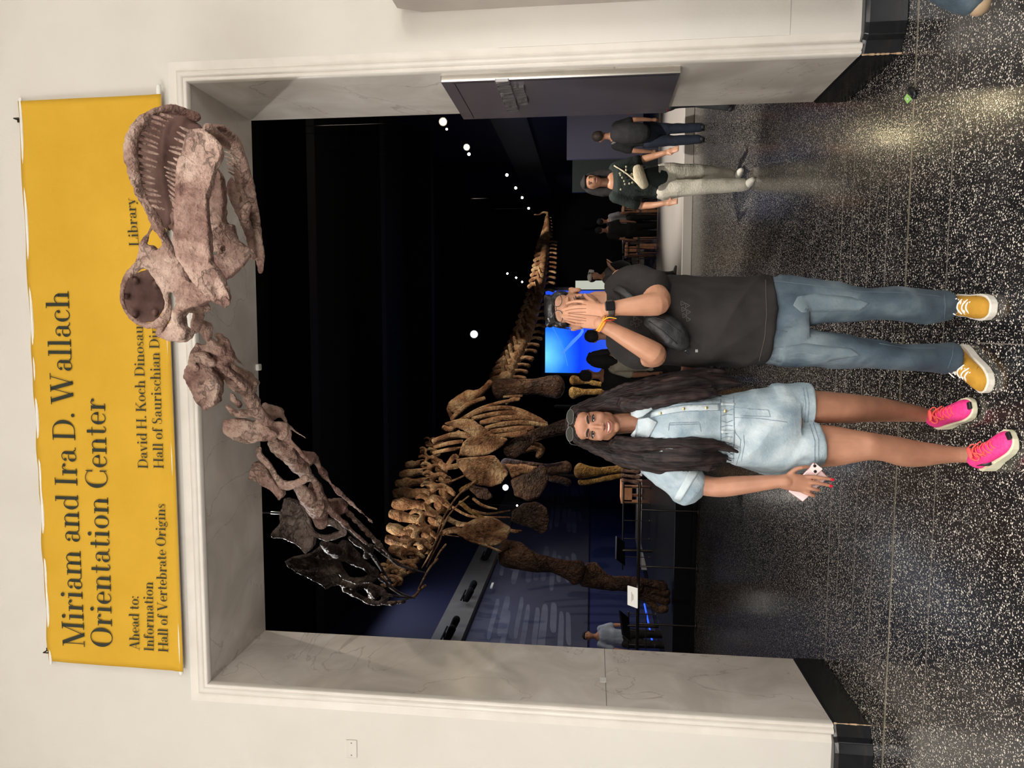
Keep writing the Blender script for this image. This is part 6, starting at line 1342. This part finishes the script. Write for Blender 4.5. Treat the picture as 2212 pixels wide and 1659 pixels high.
# ---------------------------------------------------------------- other visitors
def visitor(lab, head, feet, y, Y, face, shirt, trous, hair, skin=None, shoe_c=(.02, .02, .02), stride=0.0, arms='down', longhair=False, bag=None, zb=0.0, wide=1.0, hat=None):
    """head/feet: rows of the head top and soles in the photo; face: heading in degrees (0 = towards the camera)"""
    X = P((head+feet)/2, y, Y).x; H = P(head, y, Y).z-zb; H = max(1.2, min(1.95, H))
    T = thing('person', lab, 'person', (X, Y, zb)); skin = skin or m_skm
    R = Matrix.Translation((X, Y, zb)) @ Matrix.Rotation(math.radians(face), 4, 'Z') @ Matrix.Diagonal((H*wide, H, H, 1))
    q = lambda x, y_, z: R @ Vector((x, -y_, z))      # +y_ is forwards
    def tb(bm, pts, rr, flat=1, sub=2): tube(bm, [q(*p) for p in pts], [(r*H, r*H*flat) for r in rr], 12, sub=sub, up=(0, 1, 0) if flat != 1 else (0, 0, 1))
    s = stride; A = {}
    hips = [(sx*.052, 0, .50) for sx in (-1, 1)]; knee = [(-.055, .06*s+.01, .28), (.055, -.03*s+.01, .275)]; ank = [(-.055, .10*s, .045), (.055, -.14*s, .05+.03*s)]
    if arms == 'down': el = [(-.135, -.01, .62), (.135, -.01, .62)]; wr = [(-.14, .04, .47), (.14, .04, .47)]
    elif arms == 'up': el = [(-.125, .05, .64), (.125, .05, .64)]; wr = [(-.06, .15, .74), (.06, .15, .74)]
    elif arms == 'swing': el = [(-.14, -.03, .63), (.14, .0, .62)]; wr = [(-.15, .05, .50), (.15, .07, .50)]
    bm = B(); hd = q(0, .012, .935)
    tube(bm, [q(0, 0, .82), q(0, .005, .90)], [.030*H, .028*H], 12)
    ell(bm, hd, (.043*H, .05*H, .062*H), R.to_3x3().normalized() if False else Matrix.Rotation(math.radians(face), 3, 'Z')); ell(bm, q(0, .056, .925), (.008*H, .010*H, .014*H)); ell(bm, q(0, .035, .895), (.022*H, .022*H, .018*H), None)
    for k, sx in enumerate((-1, 1)):
        ell(bm, q(sx*.046, 0, .93), (.008*H, .012*H, .016*H))
        tb(bm, [(sx*.098, 0, .79), el[k], wr[k]], [.028, .024, .016]); d = Vector(wr[k])-Vector(el[k]); d.normalize(); w_ = Vector(wr[k])
        tb(bm, [tuple(w_), tuple(w_+d*.03), tuple(w_+d*.05)], [.015, .022, .02], .5)
        for j in range(4): o_ = Vector(((j-1.5)*.009, .004, 0)); tb(bm, [tuple(w_+d*.05+o_), tuple(w_+d*.085+o_*1.2+Vector((0, .01, 0)))], [.0055, .0045], 1, 1)
        o_ = Vector((-sx*.018, .008, 0)); tb(bm, [tuple(w_+d*.012), tuple(w_+d*.04+o_*1.4)], [.007, .0055], 1, 1)
    tb(bm, [(0, 0, .8), (0, 0, .55), (0, 0, .5)], [.07, .06, .07], .7)
    for k in (0, 1): tb(bm, [hips[k], knee[k], ank[k]], [.048, .032, .022])
    v = .011 if Y < 9 else .016
    fuse('body', bm, skin, T, v, 2)
    bm = B(); tb(bm, [(0, -.0, .815), (0, 0, .78), (0, 0, .68), (0, 0, .56), (0, 0, .49)], [.055, .112, .108, .098, .104], .62)
    for k, sx in enumerate((-1, 1)):
        m_ = Vector((sx*.098, 0, .79)).lerp(Vector(el[k]), .75 if arms != 'long' else 1); tb(bm, [(sx*.085, 0, .79), tuple(m_)], [.042, .038])
    fuse('shirt', bm, shirt, T, v, 2, .006, 12)
    bm = B(); tb(bm, [(0, 0, .53), (0, 0, .47)], [.098, .098], .65)
    for k in (0, 1):
        e_ = Vector(ank[k]); tb(bm, [hips[k], knee[k], tuple(e_+Vector((0, 0, -.005)))], [.062, .046, .040])
    fuse('trousers', bm, trous, T, v, 2, .008, 9)
    for k in (0, 1):
        e_ = ank[k]; bm = B(); z0 = e_[2]-.028; tb(bm, [(e_[0], e_[1]-.02, z0), (e_[0], e_[1]+.05, z0-.004), (e_[0]*1.05, e_[1]+.10, z0-.006)], [(.024), (.024), (.017)], 1); fuse('shoe', bm, mat('shoe_%d_%d' % (int(shoe_c[0]*99), int(shoe_c[2]*99)), shoe_c, .6), T, .009, 2)
    bm = B(); ell(bm, q(0, -.008, .952), (.048*H, .056*H, .055*H), Matrix.Rotation(math.radians(face), 3, 'Z'))
    ell(bm, q(0, .026, .979), (.042*H, .030*H, .017*H))
    if longhair:
        for sx in (-1, 1): tb(bm, [(sx*.04, -.01, .95), (sx*.055, -.01, .87), (sx*.06, .01, .79)], [.025, .03, .02])
        tb(bm, [(0, -.03, .94), (0, -.045, .85), (0, -.05, .78)], [.045, .05, .03])
    else: pass
    # keep the face clear
    fuse('hair', bm, hair, T, .009, 2, .003, 30)
    if hat: bm = B(); ell(bm, q(0, 0, .975), (.052*H, .058*H, .032*H)); tb(bm, [(0, .04, .965), (0, .09, .958)], [.035, .03], .15); obj('cap', bm, hat, T, True)
    # simple face
    if face < 80 and face > -80:
        for sx in (-1, 1):
            bm = B(); ell(bm, q(sx*.017, .056, .942), (.007*H, .004*H, .0035*H)); obj('eye', bm, mat('dark_iris', (.03, .015, .008), .12), T, True)
            bm = B(); tb(bm, [(sx*.009, .058, .953), (sx*.026, .052, .953)], [.0022, .0018], 1, 1); obj('eyebrow', bm, m_hairdk, T, True)
        bm = B(); tb(bm, [(-.013, .054, .906), (0, .058, .904), (.013, .054, .906)], [.0025, .0035, .0025], 1, 1); obj('mouth', bm, mat('brown_lips', srgb(160, 100, 88), .5), T, True)
    return T, q, H
def cloth(n, r, g, b): return nmat(n, [srgb(r*.85, g*.85, b*.85), srgb(r, g, b)], 8, 4, .85, .3, 60)
c_blk = cloth('black_cloth', 24, 24, 26); c_wht = cloth('white_cotton_trousers', 214, 208, 192); c_grey = cloth('grey_cloth', 120, 118, 120); c_navy = cloth('navy_jeans', 36, 44, 62); c_beige = cloth('beige_cloth', 186, 176, 156); c_mar = cloth('maroon_cloth', 130, 30, 60); c_wshirt = cloth('bluish_white_shirt', 176, 190, 214); c_dg = cloth('dark_green_cloth', 30, 40, 36); c_red = cloth('light_grey_shirt', 160, 160, 164)
m_hh = mat('black_hair', (.012, .010, .010), .85)
T, q, H = visitor('woman in white trousers and dark patterned T-shirt, walking towards the lobby', 1256, 1578, 392, 7.3, 6, c_dg, c_wht, m_hh, m_skm, srgb(214, 210, 198), .75, 'swing', True)
BG = thing('sling_bag', 'cream sling bag across the chest of the woman in white trousers', 'bag', q(.02, .10, .66))
bm = B(); tube(bm, [q(.06, .085, .66), q(.0, .095, .65), q(-.05, .085, .62)], [(.05, .03), (.062, .035), (.045, .03)], 12, sub=3, up=(0, 1, 0)); obj('bag_body', bm, cloth('cream_canvas', 206, 192, 164), BG, True)
bm = B(); tube(bm, [q(-.06, .09, .64), q(.02, .085, .72), q(.09, .04, .80)], (.008), 8, sub=3); obj('strap', bm, cloth('cream_canvas', 206, 192, 164), BG, True)
bm = B()
for k in range(16): c = q(random.uniform(-.07, .07), .079, random.uniform(.69, .775)); ell(bm, c, (.012, .006, .010), seg=8, rings=5)
obj('shirt_print', bm, mat('pale_print', srgb(170, 168, 140), .7), T, True)
T, q, H = visitor('man seen from behind with a black backpack, standing near the right jamb', 1280, 1494, 292, 10.2, 176, c_blk, c_navy, mat('grey_brown_hair', srgb(60, 50, 44), .6), m_skm, (.02, .02, .025), .15, 'down')
BG = thing('backpack', 'black backpack on the man standing near the right jamb', 'backpack', q(0, -.1, .7))
bm = B(); tube(bm, [q(0, -.11, .78), q(0, -.125, .68), q(0, -.115, .56)], [(.13, .10), (.15, .12), (.13, .11)], 14, sub=3, up=(0, 1, 0)); fuse('bag_body', bm, cloth('dark_grey_nylon', 52, 50, 54), BG, .014, 2, .006, 12)
for sx in (-1, 1): bm = B(); tube(bm, [q(sx*.06, -.08, .78), q(sx*.07, .0, .82), q(sx*.065, .065, .74), q(sx*.08, .03, .6)], .018, 8, sub=3); obj('strap', bm, c_grey, BG, True)
visitor('visitor in a maroon top and dark trousers, half hidden by the right jamb', 1290, 1560, 212, 8.0, 100, c_mar, cloth('dark_grey_cloth', 44, 48, 52), m_hh, m_skm, (.02, .02, .02), .35, 'down')
visitor('visitor in a grey top and black trousers standing by the tables at the back', 1290, 1402, 478, 16.2, 150, c_red, c_blk, m_hh, m_skm, zb=0)
visitor('dark-clothed visitor next to the one in the grey top at the back', 1286, 1408, 497, 15.8, 190, c_blk, c_blk, m_hh, m_skm, zb=0)
T, q, H = visitor('visitor in a white cap and grey top, right of the man covering his face', 1270, 1440, 598, 12.0, 60, c_grey, c_blk, m_hh, m_skm, (.02, .02, .02), .5, 'up', zb=.15, hat=mat('white_cap', srgb(190, 190, 186), .7))
BG = thing('shoulder_bag', 'dark bag carried by the visitor in the white cap', 'bag', q(0, .05, .6))
bm = B(); tube(bm, [q(.02, .12, .72), q(.03, .13, .62), q(.03, .12, .54)], [(.07, .05), (.09, .06), (.06, .05)], 12, sub=3, up=(0, 1, 0)); obj('bag_body', bm, c_blk, BG, True)
visitor('dark silhouetted visitor against the right half of the blue screen', 1264, 1440, 726, 8.4, 170, c_blk, c_blk, m_hh, m_skm, (.02, .02, .02), 0, 'down')
visitor('visitor in a beige top in front of the blue screen, between the couple', 1268, 1450, 775, 8.9, 160, c_beige, c_blk, m_hh, m_skg, (.02, .02, .02), 0, 'down', True)
visitor('dark visitor at the left edge of the blue screen beside the skeleton hind leg', 1252, 1450, 812, 9.4, 175, c_blk, c_blk, m_hh, m_skg, (.02, .02, .02), 0, 'down')
visitor('visitor in a bluish white shirt and dark jacket at the far left, behind the railings', 1258, 1450, 1378, 13.0, 20, c_wshirt, c_blk, m_hh, m_skm, (.02, .02, .02), 0, 'down')
# passer-by cut by the right edge of the photo
visitor('passer-by in blue jeans at the right edge, only the lower leg and heel in view', 1145, 2090, -160, 2.84, 95, c_navy, m_jean, m_hh, m_skm, srgb(176, 150, 120), 1.0, 'swing')
# litter on the floor
LT = thing('wrapper', 'crumpled black strap with a bright green square sticker on the floor by the brass strip', 'litter', PZ(1963, 213))
bm = B(); c = PZ(1960, 213); q = [PZ(1959.5, 202, .004), PZ(1970, 213.5, .004), PZ(1960, 224, .004), PZ(1953, 213, .004)]; plate(bm, q, .0012, taper=1); obj('green_sticker', bm, mat('lime_green_paper', srgb(164, 224, 120), .6), LT)
bm = B(); q = [PZ(1957, 213, .008), PZ(1961, 211, .008), PZ(1963, 213.5, .008), PZ(1961, 217, .008)]; plate(bm, q, .0008, taper=1); obj('sticker_mark', bm, mat('white_paper', srgb(225, 222, 214), .6), LT)
bm = B(); tube(bm, [PZ(1964, 192, .008), PZ(1969, 196, .014), PZ(1974, 203, .010), PZ(1973, 212, .006)], [(.012, .008), (.018, .010), (.016, .008), (.010, .004)], 10, sub=3); obj('strap', bm, mat('black_plastic_film', (.01, .01, .012), .3), LT, True)
